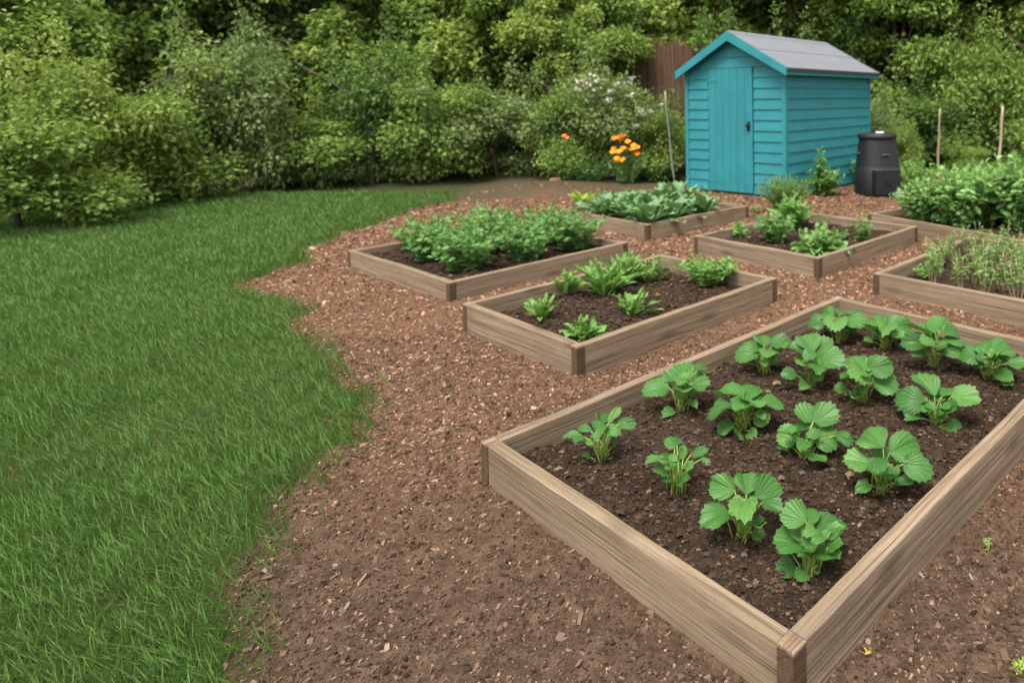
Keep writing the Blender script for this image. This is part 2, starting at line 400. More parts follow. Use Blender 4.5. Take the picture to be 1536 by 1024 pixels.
# ------------------------------------------------------------------ grass verge at the left
g = G(31)
p = scatter(g, 230000, 1.0, 9.5, 1.0, -1.3, -.2); p = p[(p[:, 0] < edge_x(p[:, 1]) + g.exponential(.05, len(p)) - .03)]; p = p[free(p, .05, False)]
n = len(p); P3 = np.c_[p, ground_z(p[:, 0], p[:, 1]) - .004]
az = g.random(n)*6.283; el = g.uniform(.55, 1.35, n)
D = np.stack([np.cos(az)*np.cos(el), np.sin(az)*np.cos(el), np.sin(el)], 1)
TG = (np.array([(0,.5,0),(0,-.5,0),(.5,.38,.0),(.5,-.38,.0),(1,0,-.16)]), np.array([(0,1,3),(0,3,2),(2,3,4)]))
v, f = leaves(P3, D, np.stack([np.cos(az+1.57), np.sin(az+1.57), np.full(n, .25)], 1), g.uniform(.035, .11, n)*(.75+.5*np.clip(vnoise(p[:, 0], p[:, 1], 8, 2, 1.2)+.5, 0, 1)), .075*np.clip(p[:, 1]/3.2, .8, 2), TG)
GRASS = leafm('grass_blade', (.045, .10, .02), (.075, .155, .032), (.12, .20, .05), .6, .3)
tag(add('grass', mesh('grass', v, f, GRASS)), 'rough green grass beside the path', kind='stuff')

# ------------------------------------------------------------------ strawberry plants
def fan_leaf(g, base, D, N, L, fold, droop, teeth=11, phim=.84):
    """a broad rounded leaf with a toothed rim and rays from its foot"""
    D = norm(D); S = norm(np.cross(N, D)); Nn = np.cross(D, S)
    bw = phim*.58; phim = 1.27; nc = teeth*2+1; ph = np.sin(np.linspace(-1, 1, nc)*1.25)/math.sin(1.25)*phim; rr = np.array([0.02, .22, .45, .68, .90, 1.0])
    Rm = (np.cos(ph)/(np.cos(ph)**2 + (.5/bw)**2*np.sin(ph)**2))*(1 + g.normal(0, .015, nc))
    tooth = np.where(np.arange(nc) % 2 == 1, .046, -.040)
    asp = g.uniform(.92, 1.08)
    V = []; UV = []
    wv = g.uniform(0, 6.28); k = g.uniform(1.5, 3)
    for r in rr:
        for j, a in enumerate(ph):
            q = r*Rm[j]*(1 + (tooth[j] if r == 1.0 else 0))
            x, y = q*math.cos(a), q*math.sin(a)*asp
            rip = (.008 if j % 2 else -.008)*min(r, .8)
            z = fold*abs(y)*.6 - droop*q*q*q + rip + .06*r*r*math.sin(k*a*3+wv)
            V.append(base + L*(x*D + y*S + z*Nn)); UV.append((r, (j/(nc-1))*(teeth/15.0)))
    nr = len(rr)
    f = [(i*nc+j, (i+1)*nc+j, (i+1)*nc+j+1, i*nc+j+1) for i in range(nr-1) for j in range(nc-1)]
    return np.array(V), f, UV
STRAWBERRY = [
 # base pixel, label, leaves (dx, dy up, size, pointing angle) read off the photograph
 (905,690,'small strawberry plant nearest the left corner of the big bed, thin upright stalks', [(-45,40,27,185),(-27,49,27,140),(-2,63,34,82),(18,60,30,50),(-2,41,28,235),(35,45,30,-8),(-34,33,20,205),(12,40,25,-45),(6,52,24,110)]),
 (1015,738,'sparse strawberry plant with narrow pointed leaves, left of the front pair in the big bed', [(-31,46,29,190),(-8,68,25,120),(3,73,21,80),(8,55,27,100),(35,53,29,20),(43,40,17,-30),(-13,20,24,185),(18,32,23,-60),(-4,40,22,250)]),
 (1115,807,'strawberry plant next to the frontmost one, wide toothed leaves, tiny leaf lying right', [(-31,66,44,158),(5,72,40,90),(38,60,45,30),(1,38,42,268),(-40,27,46,215),(43,40,32,-30),(22,4,19,-30)]),
 (1213,858,'frontmost strawberry plant in the big bed, closest to its near corner post', [(-21,72,42,150),(3,76,38,85),(34,64,47,30),(-1,38,29,200),(-31,37,44,195),(27,25,47,-42),(-34,6,31,195),(-10,-3,24,240),(11,6,15,0)]),
 (1021,615,'strawberry plant beside the left long board, with one long leaf reaching left', [(-35,36,40,185),(4,55,38,110),(35,58,24,30),(5,28,28,262),(30,33,30,-20),(-18,48,26,150),(22,48,30,40),(-18,-1,19,210),(17,10,18,-60)]),
 (1115,643,'dense rounded strawberry plant left of the middle, two great fan leaves on top', [(-20,50,48,150),(18,53,46,65),(-32,30,42,195),(12,34,38,-70),(42,36,38,-5),(-26,4,27,210),(-8,-7,24,260),(12,-6,19,-70),(28,14,30,-30),(-4,36,30,250)]),
 (1206,686,'strawberry plant with a leaf stretched right towards its neighbour, middle of the big bed', [(4,62,40,120),(33,57,42,25),(0,43,46,150),(-25,30,32,182),(34,28,38,-12),(60,29,28,-10),(0,18,25,250),(16,1,31,262),(-28,16,20,190)]),
 (1322,738,'broadest strawberry plant, near the right long board, with a thick clump of stalks', [(-15,73,50,140),(36,64,56,25),(4,54,36,60),(-35,39,42,190),(52,38,44,-15),(-6,37,32,260),(-25,7,24,230),(33,17,30,-20),(15,30,26,-60)]),
 (1148,559,'small strawberry plant with an upright top leaf, close to the back left board', [(-5,50,34,100),(-26,29,36,190),(24,42,32,8),(5,29,28,260),(14,33,24,-30),(-14,36,24,160)]),
 (1216,581,'tall strawberry plant touching its smaller left neighbour, third row of the big bed', [(-5,63,38,120),(21,60,32,60),(-18,54,30,170),(-6,37,36,200),(31,42,40,-20),(11,32,30,-90),(-32,19,24,190),(-10,3,18,240),(11,16,22,-60)]),
 (1293,602,'strawberry plant with one long leaf pointing right, centre of the big bed', [(-11,53,40,130),(13,59,35,70),(29,48,36,10),(-3,40,36,250),(35,26,40,-12),(-19,31,28,200),(-31,15,23,190),(-8,3,17,250)]),
 (1403,640,'strawberry plant with a leaf jutting right, standing in the gap before the right long board', [(-16,59,46,140),(18,54,32,60),(-35,35,42,190),(43,45,42,0),(6,48,36,100),(22,26,28,-50),(-29,13,27,220),(19,-2,23,-60),(29,8,18,-10)]),
 (1258,514,'strawberry plant nearest the far corner of the big bed', [(-19,43,32,130),(11,46,30,50),(-29,31,32,190),(-3,32,32,262),(26,33,34,-5),(14,26,24,-40)]),
 (1329,525,'compact strawberry plant in the back row with a tiny leaf low on its left', [(-15,40,32,140),(14,37,34,40),(-23,29,28,190),(0,33,34,262),(25,36,28,10),(-26,13,15,190),(17,24,24,-35)]),
 (1401,551,'tall strawberry plant in the back row, leaves stacked in tiers', [(5,62,38,80),(-21,52,38,165),(24,55,34,20),(-2,31,40,245),(27,43,32,-10),(-31,34,32,200),(-22,18,20,220),(21,27,28,-40),(34,33,20,0)]),
 (1482,565,'strawberry plant at the right end of the back row, lowest leaves drooping to the soil', [(-2,48,40,120),(21,45,38,30),(-24,32,38,190),(11,29,34,270),(40,24,30,-20),(21,6,30,-40),(27,-5,19,-60)]),
]
def strawberry(i, px, py, label, lv):
    g = G(500+i); B = BEDS['F']; base = in_bed(B, px, py)
    d = base - np.array([0, 0, HC]); dist = np.linalg.norm(d); s = F_/(base[1]*math.cos(PIT)+(HC-base[2])*math.sin(PIT))
    e = math.atan2(HC-base[2], base[1])
    yaw = -math.atan2(base[0], base[1])                       # local +y runs away from the viewer
    t = thing('strawberry_plant', label, 'plant', base, yaw, 'strawberry plants')
    Rr = max(abs(a[0]) for a in lv)/s
    V = []; Fc = []; UV = []; n = 0; st = MB()
    hm = max(q[1] for q in lv); wm = max(abs(q[0]) for q in lv)
    lv = list(lv) + [(g.normal(0, .33)*wm, hm*g.uniform(.28, .78), (17 + 8*g.random())*(1 if i > 1 else .8)*(hm/70)**.5, g.random()*360) for q in range(5)]
    for k, (dx, dy, sz, an) in enumerate(lv):
        a = R(an); L = sz*.98/s
        y = .75*Rr*math.sin(a) + g.normal(0, .006); x = dx/s
        z = max(.012, (dy/s - y*math.sin(e))/math.cos(e))
        c = np.array([x, y, z])                                # middle of the leaf
        out = norm(np.array([math.cos(a), math.sin(a)*.9, 0]))
        low = z < .04
        D = norm(out + np.array([0, 0, (.12 if not low else .0) + g.normal(0, .12) + (.25 if math.sin(a) > .5 else 0)]))
        N = norm(np.array([0, -.42, 1.0]) + .45*out*(1 if low else .1) + g.normal(0, .26, 3))
        bp = c - D*L*.5
        if bp[2] < .01: bp[2] = .01
        v, f, uv = fan_leaf(g, bp, D, N, L, g.uniform(.2, 1.1), g.uniform(-.12, .5), 15 if sz > 26 else 11, g.uniform(.78, .92) if i not in (0, 1) else g.uniform(.42, .62))
        V.append(v); Fc += [tuple(q+n for q in ff) for ff in f]; UV += uv; n += len(v)
        r0 = np.array([g.normal(0, .009), g.normal(0, .007), -.004])
        m1 = r0*.5 + bp*.5 + np.array([0, 0, .25*max(bp[2], .01)]) - np.array([bp[0], bp[1], 0])*.18
        tt = np.linspace(0, 1, 7)[:, None]
        st.tube((1-tt)**2*r0 + 2*tt*(1-tt)*m1 + tt**2*(bp + D*L*.03), np.linspace(.0028, .0015, 7)*(1.1), 5)
    for k in range(13):                                         # short stalks of the crown
        a = g.random()*6.283; h = g.uniform(.03, .105); r0 = np.array([g.normal(0, .012), g.normal(0, .008), -.004])
        tip = r0 + np.array([math.cos(a)*.03, math.sin(a)*.03, h])
        st.tube([r0, (r0+tip)/2+np.array([0, 0, h*.12]), tip], [.0026, .002, .0013], 5)
        L = g.uniform(.018, .040)
        if k < 9:
            v, f, uv = fan_leaf(g, tip, np.array([math.cos(a), math.sin(a), .7]), np.array([-math.cos(a)*.5, -.4, 1]), L*1.3, .7, .1, 7, .75)
            V.append(v); Fc += [tuple(q+n for q in ff) for ff in f]; UV += uv; n += len(v)
    add('foliage', mesh('strawberry_foliage', np.vstack(V), Fc, STRAW, True, UV), t)
    add('stalks', st.me('strawberry_stalks', STALK, True), t)
for i, (px, py, lb, lv) in enumerate(STRAWBERRY): strawberry(i, px, py, lb, lv)

# ------------------------------------------------------------------ other crops
def strip_leaf(g, base, az, el, L, W, curl, seg=6, wave=.0, tipw=.15, peak=.55):
    """arching blade: 3 columns, seg rows"""
    h = np.array([math.cos(az), math.sin(az), 0]); s = np.array([-math.sin(az), math.cos(az), 0]); p = np.array(base, float); V = []; e = el
    for i in range(seg+1):
        t = i/seg; w = W*.5*max(tipw if i < seg else .02, math.sin(math.pi*min(1, (t/peak)*.5 if t < peak else .5+.5*(t-peak)/(1-peak)))**.8)
        if i == 0: w = W*.10
        up = np.array([-h[0]*math.sin(e), -h[1]*math.sin(e), math.cos(e)])
        wz = wave*W*g.normal(0, 1, 2)
        V += [p + s*w + up*(w*.3 + wz[0]), p.copy(), p - s*w + up*(w*.3 + wz[1])]
        p = p + (h*math.cos(e) + np.array([0, 0, math.sin(e)]))*L/seg; e -= curl/seg
    q = []
    for i in range(seg):
        b = i*3; q += [(b, b+3, b+4), (b, b+4, b+1), (b+1, b+4, b+5), (b+1, b+5, b+2)]
    return np.array(V), np.array(q)
def rosette(seed, n, L, W, el=(.5, 1.3), curl=.9, wave=.05, tipw=.15, peak=.6, foot=.02):
    g = G(seed); parts = []
    for k in range(n):
        az = k*2.399 + g.normal(0, .3); t = k/max(1, n-1)
        e = el[0] + (el[1]-el[0])*t + g.normal(0, .12)
        parts.append(strip_leaf(g, (math.cos(az)*foot*(1-t), math.sin(az)*foot*(1-t), -.005), az, e, L*g.uniform(.75, 1.1)*(1-.25*t), W*g.uniform(.8, 1.15), curl*g.uniform(.7, 1.3), 6, wave, tipw, peak))
    return merge(parts)
def herb(seed, nst, H, spread, npl, ls, w=1.0, tm=TL8, lo=.15, rad=.003, up=.3, bend=.3):
    """several stems with leaves along them: returns (stem MB, leaf arrays)"""
    g = G(seed); st = MB(); P = []; D = []; N = []; S = []
    for k in range(nst):
        az = g.random()*6.283; lean = spread*math.sqrt(g.random()); h = H*g.uniform(.65, 1.08)*(1-.25*(lean/(spread+1e-6))**2)
        r0 = np.array([math.cos(az), math.sin(az), 0])*lean*.25; r0[2] = -.006
        tip = np.array([math.cos(az)*lean, math.sin(az)*lean, h]); mid = (r0+tip)/2 + np.array([-math.cos(az), -math.sin(az), 0])*lean*bend*.5 + np.r_[g.normal(0, .04*H, 2), 0]
        tt = np.linspace(0, 1, 7)[:, None]; C = (1-tt)**2*r0 + 2*tt*(1-tt)*mid + tt**2*tip
        st.tube(C, np.linspace(rad, rad*.45, 7), 4)
        for j in range(npl):
            t = lo + (1-lo)*(j+g.random())/npl; q = (1-t)**2*r0 + 2*t*(1-t)*mid + t*t*tip
            b = g.random()*6.283; d = np.array([math.cos(b), math.sin(b), up + g.normal(0, .35)])
            P.append(q + d*ls*g.uniform(0, .35)); D.append(d); N.append(np.array([-d[0]*.4, -d[1]*.4, 1]) + g.normal(0, .3, 3)); S.append(ls*g.uniform(.6, 1.25)*(1-.35*max(0, t-.75)/.25))
        P.append(tip); D.append([g.normal(), g.normal(), 1.5]); N.append(g.normal(0, 1, 3)); S.append(ls*.7)
    return st, leaves(P, D, N, S, w, tm)
FRESH = leafm('fresh_leaf', (.070, .175, .030), (.115, .25, .05), (.18, .33, .085), .5, .3)
MIDG = leafm('mid_leaf', (.055, .145, .036), (.095, .22, .06), (.15, .29, .09), .5, .3)
PALE = leafm('pale_leaf', (.10, .19, .045), (.15, .25, .07), (.21, .31, .10), .55, .3)
KALE = leafm('kale_leaf', (.065, .15, .055), (.11, .215, .085), (.175, .29, .125), .45, .2)
YELL = leafm('yellow_leaf', (.19, .29, .03), (.25, .36, .045), (.31, .42, .07), .5, .35)
PINKST = plain('pale_stem', (.33, .24, .14), .6, .3, 20, 0)
TEXT = dict()
def crop(name, label, cat, base, foliage, fm, st=None, sm=STALK, rz=0.0, group=None, smooth=True):
    t = thing(name, label, cat, base, rz, group)
    add('foliage', mesh(name+'_foliage', foliage[0], foliage[1], fm, smooth), t)
    if st is not None and st.n: add('stems', st.me(name+'_stems', sm, True), t)
    return t
def scale_at(p): return F_/p[1]
Mb = BEDS['M']; Bb = BEDS['B']
# seedling bed
for (px, py, n, L, W, el, lb, s) in [
    (876,504,17,.155,.044,(.8,1.45),'small bright green salad seedling nearest the front corner of the seedling bed',61),
    (950,473,13,.20,.034,(.8,1.45),'lone strap leaved seedling in the right front half of the seedling bed',62),
    (812,478,11,.19,.04,(.8,1.45),'strap leaved seedling near the front left board of the seedling bed',63),
    (905,443,26,.31,.042,(.85,1.45),'tallest bright green strap leaved plant in the middle of the seedling bed',64),
    (847,441,16,.19,.036,(.8,1.45),'small spiky seedling to the left of the tall strap leaved plant',65),
    (936,424,26,.27,.042,(.8,1.45),'bright green leafy plant right behind the tall strap leaved plant',66)]:
    fo = rosette(s, int(n*1.3), L, W*.85, el, .75, .2, .3, .55); st, f2 = herb(s+200, max(5, n//2), L*.75, L*.45, 7, .038, 1.0, TLOBE)
    crop('salad_seedling', lb, 'seedling', in_bed(Mb, px, py), merge([fo, f2]), FRESH, st, group='young plants in the seedling bed')
st, fo = herb(71, 22, .18, .17, 16, .03, .9, TLOBE); crop('trailing_herb', 'pale low trailing herb at the back corner of the seedling bed', 'herb', in_bed(Mb, 978, 420), fo, PALE, st)
st, fo = herb(72, 40, .19, .21, 15, .042, 1.0, TLOBE); crop('parsley_clump', 'wide bushy parsley clump near the right corner of the seedling bed', 'herb', in_bed(Mb, 1062, 428), fo, FRESH, st)
# bed before the shed
st, fo = herb(73, 12, .14, .13, 9, .045, 1.0, TLOBE); crop('lettuce', 'small low plant near the left corner of the square bed', 'plant', in_bed(Bb, 1110, 357), fo, FRESH, st, group='plants in the square bed')
st, fo = herb(74, 26, .27, .19, 14, .055, 1.0, TLOBE); crop('lettuce', 'bushy pale green plant left of the lettuce in the square bed', 'plant', in_bed(Bb, 1164, 364), fo, MIDG, st, group='plants in the square bed')
fo = rosette(75, 20, .42, .085, (.7, 1.45), .7, .08, .3, .6); st, f2 = herb(275, 20, .38, .17, 12, .06); crop('chard_plant', 'tallest upright bright green plant at the back of the square bed', 'plant', in_bed(Bb, 1190, 343), merge([fo, f2]), FRESH, st)
fo = rosette(76, 38, .28, .10, (.3, 1.4), 1.1, .16, .4, .65, .03); st, f2 = herb(276, 20, .24, .18, 10, .055, 1.1, TLOBE); crop('lettuce', 'frilly light green lettuce in the front half of the square bed', 'lettuce', in_bed(Bb, 1228, 382), merge([fo, f2]), leafm('lettuce_leaf', (.10, .22, .05), (.14, .28, .075), (.19, .34, .10), .5, .3), st, group='plants in the square bed')
st, fo = herb(77, 14, .23, .11, 10, .045, .9, TLOBE); crop('lettuce', 'thin upright seedling towards the right corner of the square bed', 'plant', in_bed(Bb, 1294, 363), fo, MIDG, st, group='plants in the square bed')
st, fo = herb(78, 6, .07, .09, 7, .032); crop('lettuce', 'tiny flat seedling right of the lettuce in the square bed', 'plant', in_bed(Bb, 1267, 358), fo, MIDG, st, group='plants in the square bed')
# pale stemmed seedlings
SEEDL = leafm('seedling_leaf', (.085, .18, .035), (.13, .25, .055), (.19, .32, .085), .55, .3)
Rb = BEDS['R']; protos = []
for k in range(4):
    st, fo = herb(81+k, 6, .25, .075, 13, .034, .85, TL8, .42, .0028, .35)
    protos.append((st, fo))
g = G(80); k = 0; proto = [None]*4
for i in range(7):
    for j in range(9):
        x = .16 + i*.2 + g.normal(0, .025); y = .14 + j*.19 + g.normal(0, .025)
        if x > Rb['w']-.1 or y > Rb['l']-.12: continue
        w = to_world(Rb, x, y); pxx = CX + F_*w[0]/w[1]
        if pxx > 1556 or pxx < 1385: continue
        z = float(Rb['zs'](np.array([x]), np.array([y]))[0]); q = k % 4; k += 1
        lb = 'thin seedling on pale stems in the bed at the right edge'
        if proto[q] is None:
            proto[q] = crop('stem_seedling', lb, 'seedling', (w[0], w[1], z), protos[q][1], SEEDL, protos[q][0], PINKST, g.random()*6, 'pale stemmed seedlings')
        else: dup(proto[q], (w[0], w[1], z), g.random()*6.28, g.uniform(.8, 1.15), lb, 'pale stemmed seedlings')
st, fo = herb(89, 9, .10, .1, 8, .04); crop('creeping_seedling', 'low leafy seedling at the left end of the pale stemmed seedlings', 'seedling', in_bed(Rb, 1388, 418), fo, FRESH, st)
# potato plants
POT = leafm('potato_leaf', (.095, .21, .05), (.155, .30, .085), (.23, .39, .13), .5, .32)
Pb = BEDS['P']; proto = []
for k in range(3):
    st, fo = herb(91+k, 36, .60, .43, 32, .088, 1.1, TL8, .12, .006, .1)
    proto.append((st, fo))
g = G(90); first = [None]*3; k = 0
for i in range(4):
    for j in range(6):
        x = .28 + i*.45 + g.normal(0, .05); y = LR - .42 - j*.42 + g.normal(0, .05)
        if x > 1.75 or (i == 0 and j > 1): continue
        w = to_world(Pb, x, y); pxx = CX + F_*w[0]/w[1]
        if pxx > 1600: continue
        z = float(Pb['zs'](np.array([x]), np.array([y]))[0]); q = k % 3; k += 1
        sc = g.uniform(.92, 1.18)*(.72 if j == 0 else 1)
        lb = 'leafy potato plant in the dense green mass of the long back right bed'
        if first[q] is None:
            first[q] = crop('potato_plant', lb, 'potato plant', (w[0], w[1], z), proto[q][1], POT, proto[q][0], STALK, 0, 'potato plants'); first[q].scale = (sc,)*3
        else: dup(first[q], (w[0], w[1], z), g.random()*6.28, sc, lb, 'potato plants')
st, fo = herb(98, 9, .26, .16, 9, .075, 1.0, TL8); crop('young_potato_plant', 'young round leaved plant set apart at the front right of the potato bed', 'potato plant', in_bed(Pb, 1524, 346), fo, MIDG, st)
st, fo = herb(99, 14, .22, .22, 10, .05, 1.0, TL8); crop('edge_weed', 'low pale green weed at the left end of the potato bed', 'weed', in_bed(Pb, 1362, 312), fo, FRESH, st)
# cabbages
Tb = BEDS['T']; g = G(100); first = [None]*3; k = 0
protoK = [merge([rosette(101+q, 26, .36, .10, (.65, 1.45), .75, .16, .4, .62, .04)]) for q in range(3)]
for i in range(4):
    for j in range(4):
        x = .24 + i*.31 + g.normal(0, .03); y = .24 + j*.33 + g.normal(0, .03)
        if i == 3 and j < 2: continue
        if (i, j) == (0, 3) or x > Tb['w']-.1: continue
        w = to_world(Tb, x, y); q = k % 3; k += 1
        lb = 'broad leaved blue green cabbage in the crowded bed left of the shed'; pos = (w[0], w[1], .075)
        if first[q] is None: first[q] = crop('cabbage', lb, 'cabbage', pos, protoK[q], KALE, None, STALK, 0, 'cabbages in the bed left of the shed')
        else: dup(first[q], pos, g.random()*6.28, g.uniform(.8, 1.15), lb, 'cabbages in the bed left of the shed')
fo = rosette(111, 9, .30, .11, (.7, 1.4), .6, .05, .4, .6); crop('yellow_chard', 'yellow green upright plant at the left corner of the cabbage bed', 'plant', in_bed(Tb, 873, 311), fo, YELL)
st, fo = herb(112, 14, .24, .18, 12, .05, .6); crop('leafy_herb', 'fresh green herb between the yellow green plant and the cabbages', 'herb', in_bed(Tb, 903, 318), fo, FRESH, st)
st, fo = herb(113, 14, .16, .2, 12, .045, .6); crop('pale_herb', 'low pale herb along the front corner of the cabbage bed', 'herb', in_bed(Tb, 968, 331), fo, PALE, st)
# feathery plants
Lb = BEDS['L']; g = G(120); first = None
for (x, y, lab) in [(1.24, .36, 'rightmost feathery green plant in the left bed'), (.80, .36, 'feathery green plant near the front board of the left bed'), (1.22, .80, 'feathery green plant at the back of the left bed'), (.75, .85, 'feathery green plant in the middle of the left bed'), (.98, 1.28, 'feathery green plant towards the back left of the left bed'), (.36, .42, 'feathery green plant at the near corner of the left bed'), (.36, .95, 'feathery green plant along the front left board of the left bed'), (.5, 1.36, 'leftmost feathery green plant of the left bed')]:
    w = to_world(Lb, x, y)
    if first is None:
        st, fo = herb(121, 40, .33, .30, 20, .062, .8, TLOBE, .08)
        first = crop('carrot_plant', lab, 'plant', (w[0], w[1], .075), fo, MIDG, st, STALK, 0, 'feathery plants in the left bed')
    else: dup(first, (w[0], w[1], .075), g.random()*6.28, g.uniform(.85, 1.1), lab, 'feathery plants in the left bed')
# plants on the path
b = on_z(1178, 318, 0); st, fo = herb(131, 110, .42, .34, 34, .055, .26, TL8, .1, .003, .8); crop('rosemary_bush', 'needle leaved green bush on the path between the square bed and the shed', 'bush', b, fo, leafm('needle_leaf', (.06, .13, .03), (.09, .18, .045), (.13, .23, .07), .6, .25), st)
b = on_z(1238, 293, 0)
st, fo = herb(132, 34, .38, .26, 18, .075, .9); st2, f2 = herb(133, 12, .66, .10, 16, .075, .9)
f2[0][:, 0] -= .06; fo = merge([fo, f2]); crop('pointed_shrub', 'pointed green shrub growing against the side wall of the shed', 'shrub', b, fo, FRESH, st)
b = on_z(1052, 297, 0); st, fo = herb(134, 12, .12, .16, 9, .03); crop('path_weed', 'small weed at the foot of the shed door', 'weed', b, fo, PALE, st)
b = on_z(1133, 322, 0); st, fo = herb(135, 10, .10, .1, 9, .03); crop('path_weed', 'small weed at the right end corner of the cabbage bed', 'weed', b, fo, FRESH, st)
b = on_z(1528, 1003, .0); st, fo = herb(136, 6, .022, .018, 5, .011); crop('path_weed', 'small yellow green weed on the earth at the bottom right corner', 'weed', b, fo, YELL, st)
b = on_z(1481, 822, .0); st, fo = herb(137, 4, .022, .016, 5, .011); crop('path_weed', 'tiny green sprout on the earth right of the big bed', 'weed', b, fo, FRESH, st)

# ------------------------------------------------------------------ shed
def paint(name, col):
    m = M(name, .55, .3); o = ocoord(m)
    n1 = m.noise(o, 3.5, 4); n2 = m.noise(stretched(m, (3, 60, 60)), 1, 4)
    c = m.mix(m.maprng(n1, .35, .7), tuple(x*.90 for x in col), tuple(x*1.08 for x in col))
    c = m.mix(m.maprng(n2, .6, .78, 0, .25), c, tuple(x*.72 for x in col))
    m.color(c); m.bump(n2, .15, .003)
    return m.m
TEAL = paint('teal_paint', (.022, .178, .200)); TEALT = paint('teal_trim_paint', (.024, .187, .209)); TEALD = paint('teal_door_paint', (.023, .183, .205))
def felt():
    m = M('roof_felt', .9, .2); o = ocoord(m); n = m.noise(o, 300, 3); n2 = m.noise(o, 2.5, 4)
    c = m.mix(n2, (.10, .107, .12), (.15, .158, .172)); c = m.mix(m.maprng(n, .4, .7, 0, .5), c, (.20, .208, .222))
    m.color(c); m.bump(n, .4, .003); return m.m
FELT = felt(); BLACKM = plain('black_metal', (.012, .012, .013), .45, .3, 30, .1)
def clad(L, z0, z1, course, side=1, top=None):
    """shiplap wall running along x, its face towards -y; top(x) trims it for a gable"""
    mb = MB(); z = z0; k = 0
    while z < z1-.005:
        zt = min(z+course, z1)
        for a, b, c, d in [(z, zt, .017, .004)]:
            y0, y1 = -c, -d
            if top is None:
                xa = xb = 0; xc = xd = L
            else:
                xa, xd = top(z); xb, xc = top(zt)
                if xd-xa < .02: z = zt; continue
            mb.put([(xa,y0,z),(xd,y0,z),(xc,y1,zt-.012),(xb,y1,zt-.012),(xb,y1-.0,zt),(xc,y1,zt),(xa,.0,z),(xd,.0,z),(xb,0,zt),(xc,0,zt)],
                   [(0,1,2,3),(3,2,5,4),(6,7,1,0),(4,5,9,8),(0,3,4,8,6),(1,7,9,5,2)])
        z = zt; k += 1
    return mb
sx, sy, syaw, SW, SL, SH = .307, 8.66, .94, 2.39, 1.708, 1.735
shed = thing('garden_shed', 'teal painted wooden shed with a plank door and a grey felt gable roof', 'shed', (sx, sy, 0), syaw)
CO = .1435
# side walls run along local x
add('side_wall', clad(SW, .02, SH+.02, CO).me('side_wall', TEAL), shed, (0, 0, 0))
add('side_wall', clad(SW, .02, SH+.02, CO).me('side_wall', TEAL), shed, (SW, SL, 0), math.pi)
# front wall runs along local y at x = 0; its face looks to -x
pitch = math.atan2(.52, .854+.11); RI = SH + .854*math.tan(pitch)
DL, DR = .50, 1.30                                         # door opening measured from the near corner
fw = MB()
def fput(y0, y1, z0, z1, gable=False):
    L = y1-y0
    if gable:
        def top(z):
            h = max(0, (RI-z)/math.tan(pitch)); return max(0, .854-h), min(SL, .854+h)
        mb = clad(SL, z0, z1, CO, top=top)
    else: mb = clad(L, z0, z1, CO)
    v = np.vstack(mb.v)
    fw.put(np.stack([v[:, 1], (y1 if not gable else SL)-v[:, 0], v[:, 2]], 1), mb.f)
fput(0, DL, .02, 1.742); fput(DR, SL, .02, 1.742); fput(0, SL, 1.742, RI-.02, True)
add('front_wall', fw.me('front_wall', TEAL), shed)
bw = MB(); bw.put([(SW-.004, 0, .02), (SW-.004, SL, .02), (SW-.004, SL, SH), (SW-.004, .854, RI-.03), (SW-.004, 0, SH), (SW-.03, 0, .02), (SW-.03, SL, .02), (SW-.03, SL, SH), (SW-.03, .854, RI-.03), (SW-.03, 0, SH)], [(0,1,2,3,4), (9,8,7,6,5), (0,5,6,1), (1,6,7,2), (2,7,8,3), (3,8,9,4), (4,9,5,0)])
add('back_wall', bw.me('back_wall', TEAL), shed)
for (a, b) in [((-.026, -.026, .0), (.03, .03, SH)), ((-.026, SL-.03, .0), (.03, SL+.026, SH)), ((SW-.035, -.026, .0), (SW+.006, .03, SH+.0))]:
    t = MB(); t.box(a, b); add('corner_trim', t.me('corner_trim', TEALT), shed)
fl = MB(); fl.box((.01, .01, -.05), (SW-.04, SL-.01, .035)); add('floor_base', fl.me('floor_base', BARK), shed)
# door
dr = MB(); np_ = 6; pw = (DR-DL-.028)/np_
for k in range(np_):
    y0 = DL+.014+k*pw; c = .007; y1 = y0+pw-.002
    for zz in [(.03, 1.735)]:
        dr.put([(.0, y0, zz[0]), (.0, y1, zz[0]), (.0, y1, zz[1]), (.0, y0, zz[1]), (-.022, y0, zz[0]), (-.030, y0+c, zz[0]), (-.030, y1-c, zz[0]), (-.022, y1, zz[0]), (-.022, y0, zz[1]), (-.030, y0+c, zz[1]), (-.030, y1-c, zz[1]), (-.022, y1, zz[1])],
               [(5,6,10,9)[::-1], (4,5,9,8)[::-1], (6,7,11,10)[::-1], (0,4,8,3)[::-1], (7,1,2,11)[::-1], (8,9,10,11,2,3)[::-1], (0,1,7,6,5,4)[::-1]])
door = add('door', dr.me('door', TEALD), shed)
for z in (.17, 1.57):
    h = MB(); h.box((-.0345, DR-.20, z-.016), (-.0305, DR+.0, z+.016)); h.box((-.037, DR-.012, z-.028), (-.0305, DR+.006, z+.028)); add('hinge', h.me('hinge', TEALD), door)
h = MB()
kk = [(.012, 0), (.012, .022), (.024, .026), (.027, .042), (.018, .052)]
V = []; Kn = 14
for r, d in kk:
    for j in range(Kn):
        t = 2*math.pi*j/Kn; V.append((-.031-d, DL+.075+r*math.cos(t), .95+r*math.sin(t)))
h.put(V, [(i*Kn+j, (i+1)*Kn+j, (i+1)*Kn+(j+1) % Kn, i*Kn+(j+1) % Kn) for i in range(len(kk)-1) for j in range(Kn)] + [tuple((len(kk)-1)*Kn+j for j in range(Kn))])
h.box((-.036, DL+.045, .875), (-.0305, DL+.10, 1.0))
add('handle', h.me('handle', BLACKM), door)
